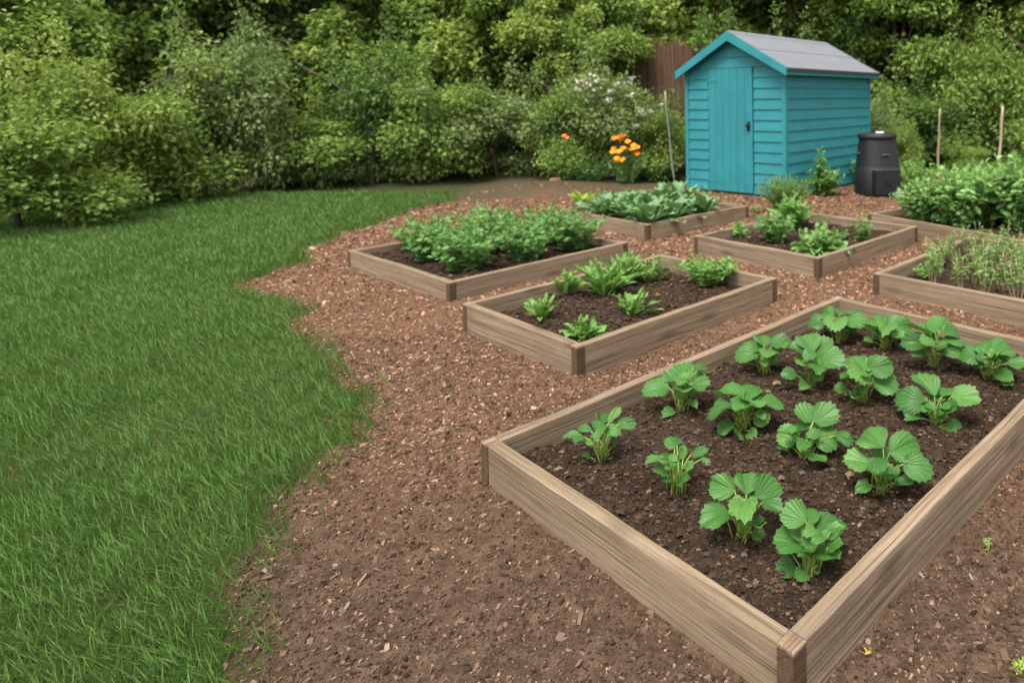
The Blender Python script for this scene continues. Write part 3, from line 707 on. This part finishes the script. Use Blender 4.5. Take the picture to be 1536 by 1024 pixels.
# roof: two slabs, felt in two laps each, bargeboards, fascia
ex, ey, OV = .115, .11, .13
def slope(y): return RI + .035 - abs(y-.854)*math.tan(pitch)
def slab(ya, yb, x0, x1, dz0, dz1):
    return [(x0, ya, slope(ya)+dz0), (x1, ya, slope(ya)+dz0), (x1, yb, slope(yb)+dz0), (x0, yb, slope(yb)+dz0), (x0, ya, slope(ya)+dz1), (x1, ya, slope(ya)+dz1), (x1, yb, slope(yb)+dz1), (x0, yb, slope(yb)+dz1)]
BX = [(3,2,1,0), (4,5,6,7), (0,1,5,4), (1,2,6,5), (2,3,7,6), (3,0,4,7)]
rf = MB(); rf.put(slab(-ey, .8535, -ex+.02, SW+OV-.01, -.03, -.005), BX); rf.put(slab(.8545, SL+ey, -ex+.02, SW+OV-.01, -.03, -.005), BX)
roof = add('roof', rf.me('roof', TEALT), shed)
ft = MB(); mid = .854-.50
ft.put(slab(-ey-.012, mid+.06, -ex-.004, SW+OV, -.004, .004), BX); ft.put(slab(mid, .8535, -ex-.005, SW+OV+.001, .0045, .011), BX)
ft.put(slab(.8545, SL+ey+.012, -ex-.004, SW+OV, -.004, .004), BX)
ft.put(slab(.854-.09, .8535, -ex-.006, SW+OV+.002, .0115, .017), BX); ft.put(slab(.8545, .854+.09, -ex-.006, SW+OV+.002, .0045, .017), BX)
ft.put([(x, y, z) for x in (-ex-.004, SW+OV) for y, z in ((-ey-.016, slope(-ey)-.045), (-ey-.0121, slope(-ey)-.045), (-ey-.0121, slope(-ey-.012)+.003), (-ey-.016, slope(-ey-.012)+.001))], [(0,1,2,3), (7,6,5,4), (0,4,5,1), (1,5,6,2), (2,6,7,3), (3,7,4,0)])
add('felt', ft.me('felt', FELT), roof)
fe_ = MB(); fe_.box((-ex+.002, -ey-.024, slope(-ey)-.050), (SW+OV+.003, -ey-.0165, slope(-ey-.012)-.002)); fe_.box((SW+OV+.0025, -ey-.02, slope(-ey)-.05), (SW+OV+.006, -ey+.0, slope(-ey)-.003))
add('felt_edge', fe_.me('felt_edge', plain('felt_edge', (.035, .032, .032), .85, .3, 40, .2)), roof)
for sgn in (-1, 1):
    pts = []
    yo = .854 + sgn*(.854+ey+.005); ym = .854 + sgn*.0006
    for x in (-ex-.022, -ex+.0):
        pts += [(x, ym, slope(ym)+.006), (x, yo, slope(yo)+.006), (x, yo, slope(yo)-.105), (x, ym, slope(ym)-.125)]
    q = [(0,1,2,3), (7,6,5,4), (0,4,5,1), (1,5,6,2), (2,6,7,3), (3,7,4,0)]
    if sgn > 0: q = [t[::-1] for t in q]
    bb = MB(); bb.put(pts, q); add('bargeboard', bb.me('bargeboard', TEALT), shed)
fa = MB(); fa.box((-ex+.022, -ey-.006, slope(-ey)-.095), (SW+OV-.012, -ey+.012, slope(-ey)-.046)); add('fascia_board', fa.me('fascia_board', TEALT), shed)

# ------------------------------------------------------------------ compost bin and small things near it
def plastic():
    m = M('black_plastic', .5, .35); n = m.noise(ocoord(m), 14, 4)
    m.color(m.mix(n, (.007, .0073, .008), (.014, .0145, .0155))); m.link(m.maprng(n, .3, .7, .42, .62), m.b.inputs['Roughness']); return m.m
PLAST = plastic(); PL2 = plain('grey_plastic_edge', (.045, .047, .05), .5, .2, 20, .1)
bp = on_z(1316, 290, 0)
cb = thing('compost_bin', 'black plastic compost bin with a round lid beside the shed', 'compost bin', bp, R(14))
prof = [(.295,0),(.30,.02),(.296,.36),(.288,.372),(.285,.39),(.248,.74),(.244,.765)]
def squircle(prof, n=40, pw=3.2):
    V = []
    for r, z in prof:
        k = 1.0 if z < .45 else max(0, 1-(z-.45)/.33)
        for j in range(n):
            t = 2*math.pi*j/n; c, s = math.cos(t), math.sin(t)
            e = (abs(c)**pw+abs(s)**pw)**(-1/pw); rr = r*(1 + (e-1)*.55*(.35+.65*k)); V.append((rr*c, rr*s, z))
    f = [(i*n+j, i*n+(j+1) % n, (i+1)*n+(j+1) % n, (i+1)*n+j) for i in range(len(prof)-1) for j in range(n)] + [tuple(range(n))[::-1], tuple((len(prof)-1)*n+j for j in range(n))]
    return V, f
mb = MB(); mb.put(*squircle(prof)); add('bin_body', mb.me('bin_body', PLAST, True), cb)
mb = MB(); mb.lathe([(.25,.755),(.266,.757),(.27,.775),(.268,.81),(.256,.822),(.228,.826),(.221,.818),(.10,.822),(.02,.826)], 40)
lid = add('lid', mb.me('lid', PLAST, True), cb)
mb = MB(); mb.box((-.17, -.335, .025), (.17, -.26, .345)); mb.box((-.19, -.30, .0), (-.175, -.25, .35)); mb.box((.175, -.30, .0), (.19, -.25, .35)); ht = add('hatch', mb.me('hatch', PLAST), cb)
mb = MB(); mb.box((-.175, -.342, .346), (.175, -.262, .354)); add('hatch_ledge', mb.me('hatch_ledge', PL2), ht)
mb = MB(); mb.box((-.05, -.347, .15), (.05, -.336, .165)); mb.box((-.02, -.345, .166), (.02, -.336, .20)); add('hatch_catch', mb.me('hatch_catch', BLACKM), ht)
for a, z in ((R(-90), .545), (R(-8), .56), (R(172), .56)):
    mb = MB(); r = .262
    mb.tube([(r-.02, -.06, z), (r+.018, -.055, z), (r+.022, 0, z+.006), (r+.018, .055, z), (r-.02, .06, z)], .011, 6)
    o = add('grip', mb.me('grip', PL2), cb, (0, 0, 0), a)
mb = MB(); mb.lathe([(.055,0),(.06,.004),(.058,.015),(.045,.018)], 20)  # flat white disc set on the bin lid
WHITE = plain('lilac_white', (.75, .74, .80), .4, .06, 10, 0)
tag(add('white_disc', mb.me('white_disc', WHITE), None, tuple(bp + np.array([.04, .03, .826]))), 'small white dish lying on top of the black compost bin', 'disc')
pp = on_z(1347, 298, 0)
mb = MB(); Vv = []
for (r, z) in [(.045,0),(.055,.11),(.062,.115),(.062,.13),(.052,.13),(.04,.01)]:
    for j in range(14):
        t = 2*math.pi*j/14; w = 1+.10*math.sin(3*t+1); Vv.append((z-.06, r*w*math.cos(t), r*.8*w*math.sin(t)+.045))
mb.put(Vv, [(i*14+j, (i+1)*14+j, (i+1)*14+(j+1) % 14, i*14+(j+1) % 14) for i in range(5) for j in range(14)] + [tuple(range(14)), tuple(70+j for j in range(14))])
pot = thing('plastic_pot', 'small pale grey plastic pot tipped over beside the compost bin', 'pot', pp, R(20))
add('pot_body', mb.me('pot_body', plain('pale_plastic', (.20, .22, .26), .5, .35, 25, .2), True), pot)
mb = MB(); mb.lathe([(.058,0),(.062,.004),(.06,.012),(.03,.013)], 16, (.075, -.075, .0)); add('saucer', mb.me('saucer', plain('grey_saucer', (.3, .31, .34), .5, .2, 20, 0)), pot)

# stakes, log, tile
def stake(a, b, r, m, label):
    t = MB(); a, b = np.asarray(a), np.asarray(b); n = 8; L = np.linalg.norm(b-a); pts = [a + (b-a)*i/n - a + np.array([.004*math.sin(i*1.7), .004*math.cos(i*2.3), 0]) for i in range(n+1)]
    t.tube(pts, [r*(1-.25*i/n)*(1.12 if i in (3, 6) else 1) for i in range(n+1)], 8)
    tag(add('garden_stake', t.me('garden_stake', m, True), None, tuple(a)), label, 'stake', 'garden stakes')
GREYM = plain('grey_cane', (.30, .29, .27), .6, .2, 10, .1)
stake(on_z(1012, 281, -.05), on_y(997, 137, on_z(1012, 281, 0)[1]+.1), .013, GREYM, 'thin grey leaning stake left of the shed')
stake(on_y(1406, 268, 9.6), on_y(1410, 163, 9.6), .019, BAMBOO, 'brown upright stake behind the potato plants, nearer the compost bin')
stake(on_y(1497, 272, 9.4), on_y(1504, 160, 9.4), .021, plain('pale_cane', (.33, .25, .17), .6, .2, 10, .1), 'pale stake leaning slightly right behind the potato plants, at the right')
mb = MB(); q0, q1 = on_y(972, 256, 11.0), on_y(1048, 243, 11.6); n = 9
mb.tube([q0+(q1-q0)*i/n-q0 + np.array([0, 0, .01*math.sin(i*2)]) for i in range(n+1)], [.075+.008*math.sin(i*1.3) for i in range(n+1)], 9)
tag(add('log', mb.me('log', BARK, True), None, tuple(q0)), 'dark brown log lying on the ground left of the shed', 'log')
mb = MB(); v, f = chips(G(7), np.zeros((1, 2)), np.zeros(1), np.array([.16]), (.5, .55), (.2, .22), .05); mb.put(v, f.tolist() + [(3, 2, 1, 0)])
b = on_z(834, 287, .0); b[2] = float(ground_z(np.array([b[0]]), np.array([b[1]]))[0])+.01
tag(add('broken_tile', mb.me('broken_tile', plain('terracotta', (.30, .14, .08), .8, .3, 20, .3)), None, tuple(b)), 'broken brown tile lying on bare earth at the left edge of the view', 'tile')
g = G(9)
mb = MB()
b = on_z(1297, 986, 0); fo = leaves([(0, 0, .008), (.006, .004, .01)], [(1, .4, .1), (-.5, 1, .4)], [(0, 0, 1), (.5, 0, 1)], [.020, .015], .7, TL8)
tag(add('fallen_leaf', mesh('fallen_leaf', fo[0], fo[1], plain('yellow_dry_leaf', (.30, .22, .03), .6, .3, 60, 0)), None, tuple(b)), 'yellow fallen leaf on the earth below the near corner post', 'leaf')

# ------------------------------------------------------------------ fence behind the shed
FEN = M('brushwood', .9, .1)
g1 = FEN.noise(FEN.n('ShaderNodeMapping', {'Vector': ocoord(FEN), 'Scale': (38, 38, 1.3)}).outputs[0], 1, 6, .6)
FEN.color(FEN.ramp(g1, [(.3, (.045, .027, .017)), (.5, (.115, .068, .043)), (.72, (.19, .118, .078))])); FEN.bump(g1, .6, .02)
fe = thing('brushwood_fence', 'tall brown brushwood fence behind the bushes left of the shed', 'fence', (-3.15, 12.9, 0), -.03)
g = G(14)
for k in range(2):
    mb = MB(); x0 = k*1.5
    for i in range(46):
        x = x0 + .03 + i*.0315; r = g.uniform(.010, .018); h = 2.42 + .12*math.sin(x*2.1) + g.normal(0, .06)
        mb.tube([(x, g.normal(0, .008), .1), (x+g.normal(0, .01), g.normal(0, .008), h*.5), (x+g.normal(0, .012), g.normal(0, .01), h)], [r, r, r*.7], 5)
    bm = MB(); bm.box((x0+.02, .02, .15), (x0+1.48, .03, 2.35)); v = np.vstack(bm.v); mb.put(v, bm.f)
    add('brushwood_panel', mb.me('brushwood_panel', FEN.m), fe)
for k in range(3):
    mb = MB(); mb.tube([(k*1.5, .08, 0), (k*1.5, .08, 2.5)], .045, 8); add('fence_post', mb.me('fence_post', BARK), fe)

# ------------------------------------------------------------------ shrubs and trees
def cloud(seed, blobs, n, ls, tm=TL2, w=1.0, shell=2.2, droop=.25):
    g = G(seed); B = np.array(blobs, float); wt = B[:, 3]*B[:, 4]*B[:, 5]; k = g.choice(len(B), n, p=wt**.75/np.sum(wt**.75))
    d = norm(g.normal(0, 1, (n, 3))); r = g.random(n)**(1/shell)
    bump_ = 1 + .22*np.sin(5*d[:, 0]+k) * np.sin(4*d[:, 1]+2*k) + .15*np.sin(7*d[:, 2]+k*1.7)
    P = B[k, :3] + d*B[k, 3:6]*(r*bump_)[:, None]
    P += norm(g.normal(0, 1, (n, 3)))*ls*.6
    D = norm(d*.8 + g.normal(0, .7, (n, 3)) + np.array([0, 0, -droop])); N = norm(np.array([0, 0, 1.0]) + .6*d + g.normal(0, .45, (n, 3)))
    P[:, 2] = np.maximum(P[:, 2], .03)
    return leaves(P, D, N, ls*g.uniform(.6, 1.3, n), w, tm)
def blobs_bush(seed, rad, h, n):
    g = G(seed); out = []
    for i in range(n):
        a = g.random()*6.283; r = rad*.72*math.sqrt(g.random()); z = h*(.12 + .70*g.random()); q = rad*g.uniform(.24, .44)*(1.1-.3*z/h)
        rr = r*(1 - .35*max(0, z/h-.4)); out.append((rr*math.cos(a), rr*math.sin(a), z, q, q, q*g.uniform(.6, .9)))
    return out
def limbs(seed, blobs, h, r0):
    g = G(seed); mb = MB(); top = np.array([g.normal(0, .08), g.normal(0, .08), h*.8])
    pts = [np.array([0, 0, -.1]), np.array([g.normal(0, .04), g.normal(0, .04), h*.3]), top*.7 + np.array([.05, 0, 0]), top]
    mb.tube(pts, [r0, r0*.72, r0*.42, r0*.15], 8)
    for b in blobs[::2]:
        c = np.array(b[:3]); s = np.array([0, 0, max(.15, min(c[2]*.6, h*.6))]) + pts[1]*[.6, .6, 0]
        m = (s+c)/2 + np.array([0, 0, .12*h*.4]); mb.tube([s, m, c], [r0*.34, r0*.22, r0*.07], 5)
    return mb
TM = {
 'light': leafm('light_tree_leaf', (.14, .21, .03), (.24, .32, .06), (.35, .42, .11), .55, .42),
 'mid': leafm('green_tree_leaf', (.09, .165, .028), (.165, .25, .048), (.265, .35, .085), .55, .45),
 'dark': leafm('dark_tree_leaf', (.052, .108, .024), (.09, .16, .036), (.145, .22, .055), .55, .38),
 'olive': leafm('olive_tree_leaf', (.10, .145, .05), (.16, .215, .07), (.23, .29, .11), .55, .4),
}
TREES = []; SHR = []
for k in range(4):
    bl = []; g = G(300+k)
    for i in range(30):
        a = g.random()*6.283; z = g.uniform(.7, 5.2); env = 1.55*math.sin(math.pi*min(1, max(.12, (z-.2)/5.6)))**.6; r = env*math.sqrt(g.random())*.85; q = g.uniform(.38, .68)
        bl.append((r*math.cos(a), r*math.sin(a), z, q, q, q*.72))
    TREES.append((mesh('tree_crown', *cloud(310+k, bl, 26000, .115, TL2, .95, 2.6), TM['mid']), limbs(320+k, bl, 5.0, .12).me('tree_trunk', BARK, True)))
for k in range(4):
    bl = blobs_bush(330+k, 1.0, 1.7, 22)
    g = G(345+k); bl += [(g.normal(0, .45), g.normal(0, .45), g.uniform(1.45, 1.95), .10, .10, .30) for q in range(7)]
    SHR.append((mesh('shrub_foliage', *cloud(340+k, bl, 9500, .062, TL8 if k % 2 else TL2, .9 if k % 2 else 1.0, 2.4), TM['mid']), limbs(350+k, bl, 1.5, .035).me('shrub_stems', BARK, True)))
def plant_tree(name, src, parts, label, cat, x, y, sc, rz, mt, grp, zs=1.0):
    z = float(ground_z(np.array([x], float), np.array([y], float))[0])
    t = thing(name, label, cat, (x, y, z), rz, grp); t.scale = (sc, sc, sc*zs)
    c = add(parts[0], src[0], t); c.material_slots[0].link = 'OBJECT'; c.material_slots[0].material = TM[mt]
    add(parts[1], src[1], t)
    return t
def pxx(px, Y): return (px-CX)/F_*Y
TL = [ # pixel column, depth, scale, colour, label
 (-60, 8.2, .82, 'mid', 'bushy green tree furthest left in the hedge'), (70, 10.4, .95, 'light', 'light green tree second from the left in the hedge'), (215, 11.8, 1.0, 'mid', 'green tree in the left half of the hedge, behind the grass'),
 (340, 12.8, 1.0, 'olive', 'olive green tree in the left half of the hedge'), (470, 13.4, 1.05, 'light', 'light green tree behind the left bushes'), (590, 13.6, 1.0, 'mid', 'round green tree between two light green trees at the left'),
 (700, 14.0, 1.05, 'light', 'light green tree left of the flowering bush'), (800, 13.9, .98, 'mid', 'green tree above the white flowering bush'), (905, 14.2, 1.0, 'light', 'bright yellow green tree above the marigolds, left of the fence'), (985, 14.8, 1.1, 'light', 'tall light green tree hanging over the brown fence'),
 (842, 12.2, .62, 'light', 'small light green tree behind the white flowering bush'), (900, 12.6, .66, 'mid', 'small green tree left of the brown fence'),
 (1065, 15.2, 1.1, 'mid', 'green tree directly behind the shed gable'), (1140, 16.0, 1.12, 'mid', 'green tree behind the left half of the shed roof'), (1215, 14.6, 1.0, 'light', 'light green tree rising behind the shed ridge'), (1285, 15.0, 1.05, 'dark', 'dark tree behind the right end of the shed roof'),
 (1350, 13.4, .92, 'mid', 'full green tree right of the shed, above the compost bin'), (1425, 14.6, 1.05, 'light', 'light green tree behind the upright brown stake'), (1492, 13.6, .95, 'mid', 'green tree behind the pale leaning stake'), (1570, 13.8, 1.0, 'olive', 'olive green tree at the right edge'),
 (1640, 12.6, .95, 'light', 'light green tree just beyond the right edge')]
for i, (px, Y, sc, mt, lb) in enumerate(TL):
    plant_tree('tree', TREES[i % 4], ('crown', 'trunk'), lb, 'tree', pxx(px, Y), Y, sc, i*1.7, mt, 'trees in the back hedge')
for i, px in enumerate((-40, 60, 160, 270, 395, 520, 640, 745, 850, 950, 1025, 1105, 1180, 1250, 1320, 1388, 1460, 1535)):
    plant_tree('tree', TREES[(i+1) % 4], ('crown', 'trunk'), 'light green tree in the second row, behind the front trees of the hedge', 'tree', pxx(px, 16.4), 16.4 if px > 400 else 15.0, .98, i*1.3+.4, ('light', 'mid', 'light')[i % 3], 'second row of trees')
SL_ = [
 (20, 6.9, 1.0, 'mid', 'green shrub furthest left at the edge of the grass'), (130, 7.9, .95, 'light', 'light green shrub second from the left along the grass'), (235, 8.9, 1.05, 'mid', 'rounded green shrub along the grass, third from the left'), (345, 9.7, .95, 'olive', 'olive green shrub along the grass at the left'),
 (450, 10.2, 1.05, 'mid', 'green shrub along the grass, right of the olive shrub'), (555, 10.6, 1.0, 'dark', 'dark shrub at the far end of the grass'), (655, 10.9, 1.05, 'mid', 'green shrub behind the left raised bed'), (745, 11.2, 1.1, 'olive', 'olive shrub left of the white flowering bush'),
 (855, 10.9, .78, 'mid', 'low green shrub with orange poppies before it, at the left edge of the view'), (1010, 11.9, .72, 'mid', 'leafy green shrub between the leaning stake and the shed wall'), (990, 10.9, .45, 'dark', 'low dark shrub at the foot of the leaning stake'),
 (1330, 12.4, 1.15, 'mid', 'tall green shrub against the back corner of the shed'), (1318, 11.2, .55, 'olive', 'low olive shrub behind the compost bin'), (1352, 10.6, .5, 'mid', 'low green shrub right of the compost bin'), (1395, 12.2, 1.12, 'dark', 'dark green shrub behind the upright brown stake'),
 (1462, 12.5, 1.2, 'mid', 'full green shrub between the two stakes'), (1525, 12.2, 1.15, 'mid', 'green shrub behind the pale leaning stake'), (1590, 11.6, 1.1, 'mid', 'green shrub at the right edge behind the potato plants'), (1450, 10.9, .48, 'mid', 'low shrub between the stakes above the potato plants'),
 (1120, 13.5, 1.2, 'dark', 'dark shrub hidden behind the shed'), (1240, 13.6, 1.25, 'dark', 'dark shrub behind the shed back wall')]
for i, (px, Y, sc, mt, lb) in enumerate(SL_):
    plant_tree('shrub', SHR[i % 4], ('foliage', 'stems'), lb, 'shrub', pxx(px, Y), Y, sc, i*2.1, mt, 'shrubs along the hedge', (.8, 1.25, .95, 1.5, .7, 1.3, 1.05)[i % 7])
# the wood behind, one far mass
parts = []; g = G(400)
for i in range(5):
    bl = []
    for k in range(200):
        x = g.uniform(-30, 16); y = 17.0 + i*1.6 + g.normal(0, .5); z = g.uniform(.3, 8.6); q = g.uniform(.9, 1.6); bl.append((x, y, z, q, q, q*.8))
    parts.append(cloud(410+i, bl, 34000, .27, TL2, 1.0, 3.0))
v, f = merge(parts)
tag(add('woodland', mesh('woodland', v, f, TM['light'])), 'dense dark wood behind the hedge', kind='stuff')

# white flowering bush, marigolds, poppies
def flower_head(seed, r, n):
    g = G(seed); P = g.normal(0, r*.6, (n, 3))*[1, 1, .5]; az = g.random(n)*6.283
    return leaves(P, np.stack([np.cos(az), np.sin(az), g.normal(.2, .3, n)], 1), np.array([0, -.4, 1.0]) + g.normal(0, .4, (n, 3)), r*.9*g.uniform(.6, 1.2, n), 1.2, TL2)
PETW = plain('white_petal', (.50, .47, .40), .6, .08, 8, 0); PETO = plain('orange_petal', (.80, .25, .006), .5, .12, 20, 0); PETR = plain('orange_red_petal', (.75, .17, .02), .5, .15, 20, 0)
for (px, py, Y, sc, mt, fl, lb, sd) in [
    (893, 268, 11.0, 1.12, 'olive', [(872,118),(886,114),(893,122),(880,131),(897,135),(925,130),(933,127),(941,124),(922,138),(951,117),(918,148),(868,140)], 'tall pale green bush with white flower heads left of the fence', 1),
    (972, 268, 10.9, .70, 'mid', [(958,168),(963,175),(950,183),(984,160),(980,165),(955,190),(922,160),(924,167),(930,150)], 'smaller bush with white flowers between the marigolds and the leaning stake', 2)]:
    t = plant_tree('flowering_bush', SHR[(sd*2+1) % 4], ('foliage', 'stems'), lb, 'bush', pxx(px, Y), Y, sc, sd*1.3, mt, 'white flowering bushes')
    c0 = np.array(t.location)
    co_ = np.empty(len(SHR[(sd*2+1) % 4][0].vertices)*3); SHR[(sd*2+1) % 4][0].vertices.foreach_get('co', co_); co_ = co_.reshape(-1, 3)[::8]
    cr, sr = math.cos(sd*1.3), math.sin(sd*1.3); W_ = np.c_[co_[:, 0]*cr-co_[:, 1]*sr, co_[:, 0]*sr+co_[:, 1]*cr, co_[:, 2]]*sc + c0
    for k, (fx, fy) in enumerate(fl):
        q = on_y(fx, fy, Y-.5*sc); dd = np.hypot((W_[:, 0]/W_[:, 1]-q[0]/q[1]), (W_[:, 2]-HC)/W_[:, 1]-(q[2]-HC)/q[1])
        best = np.argmin(dd + .06*(W_[:, 1]-Y)/sc*.5)
        w = W_[best] - c0 + np.array([0, -.04, .01]); w = np.array([w[0]*cr+w[1]*sr, -w[0]*sr+w[1]*cr, w[2]])/sc
        add('blossom', mesh('blossom', *flower_head(20*sd+k, .05/sc, 26), PETW), t, tuple(w))
def flowers(name, px, py, h, sp, heads, pm, r, label, seed):
    b = on_z(px, py, 0); b[2] = float(ground_z(np.array([b[0]]), np.array([b[1]]))[0])
    st, fo = herb(seed, 40, h, sp, 18, .055, .5, TLOBE, .1)
    t = crop(name, label, 'flowers', b, fo, MIDG, st)
    g = G(seed)
    for k, (fx, fy) in enumerate(heads):
        w = on_y(fx, fy, b[1] - .15 + g.normal(0, .04)) - b; n = 14; a = np.arange(n)*2.399
        v, f = merge([leaves(np.zeros((n, 3)), np.stack([np.cos(a), np.sin(a)*.7-.3*0, .25+np.sin(a)*.6+.03*np.arange(n)], 1), np.tile([0, -.8, .7], (n, 1)), r*g.uniform(.8, 1.1, n), 1.2, TL8)])
        st2 = MB()
        fl = add('flower', mesh('flower', v, f, pm), t, tuple(w))
        q = np.array([-w[0]*.25, -w[1]*.4, -.22]); st2.tube([q, q*.45+[0, 0, .0], (0, 0, 0)], [.004, .004, .003], 4); add('flower_stalk', st2.me('flower_stalk', STALK), fl)
flowers('marigold_plant', 940, 276, .62, .38, [(922,208),(928,206),(935,204),(931,210),(942,213),(950,219),(955,222),(948,224),(921,224),(928,228),(919,229),(935,223),(925,238),(933,240),(955,231),(926,242)], PETO, .055, 'bright orange marigolds flowering in front of the bushes left of the shed', 141)
flowers('poppy_plant', 848, 276, .6, .35, [(851,207),(846,204)], PETR, .035, 'two small orange red poppies at the left edge of the view', 142)
for (px, py, lb, sd) in [(885, 275, 'leafy ground plant in front of the bushes, left of the marigolds', 151), (985, 272, 'leafy ground plant right of the marigolds by the log', 152), (1310, 276, 'weedy plant at the foot of the hedge behind the compost bin', 153), (1375, 285, 'weedy plant between the compost bin and the potato plants', 154)]:
    b = on_z(px, py, 0); st, fo = herb(sd, 40, .42, .45, 16, .075, .7, TL8, .1); crop('wild_plant', lb, 'weed', b, fo, MIDG if sd % 2 else FRESH, st, group='wild plants at the foot of the hedge')

# ------------------------------------------------------------------ light, sky, camera
SUN_EL, SUN_AZ = R(65), R(198)          # azimuth clockwise from +Y: behind the viewer, to the left
w = bpy.data.worlds.new('World'); SC.world = w; w.use_nodes = True; nt = w.node_tree
sky = nt.nodes.new('ShaderNodeTexSky'); sky.sky_type = 'NISHITA'; sky.sun_disc = False; sky.sun_elevation = SUN_EL; sky.sun_rotation = SUN_AZ; sky.dust_density = 4.0; sky.ozone_density = .6
hs = nt.nodes.new('ShaderNodeHueSaturation'); hs.inputs['Saturation'].default_value = .12
bg = nt.nodes['Background']; bg.inputs['Strength'].default_value = .145
nt.links.new(sky.outputs[0], hs.inputs['Color']); nt.links.new(hs.outputs[0], bg.inputs['Color'])
sl = bpy.data.lights.new('sun', 'SUN'); sl.energy = 2.0; sl.angle = R(24); sl.color = (1, .94, .85)
so = bpy.data.objects.new('sun', sl); COL.objects.link(so)
dirv = Vector((math.sin(SUN_AZ)*math.cos(SUN_EL), math.cos(SUN_AZ)*math.cos(SUN_EL), math.sin(SUN_EL)))
so.rotation_euler = dirv.to_track_quat('Z', 'Y').to_euler(); so.location = dirv*30
cam = bpy.data.cameras.new('camera'); co = bpy.data.objects.new('camera', cam); COL.objects.link(co); SC.camera = co
cam.sensor_width = 36; cam.lens = F_/1536*36; cam.shift_x = (768-CX)/1536; cam.shift_y = (CY-512)/1536; cam.clip_end = 500; cam.clip_start = .05
co.matrix_world = Matrix.Translation((0, 0, HC)) @ Matrix.Rotation(math.pi/2-PIT, 4, 'X') @ Matrix.Rotation(ROL, 4, 'Z')
cam.dof.use_dof = True; cam.dof.focus_distance = 1.7; cam.dof.aperture_fstop = 3.6
vs = SC.view_settings; vs.view_transform = 'Standard'; vs.look = 'None'; vs.exposure = 1.28; vs.gamma = 1.0
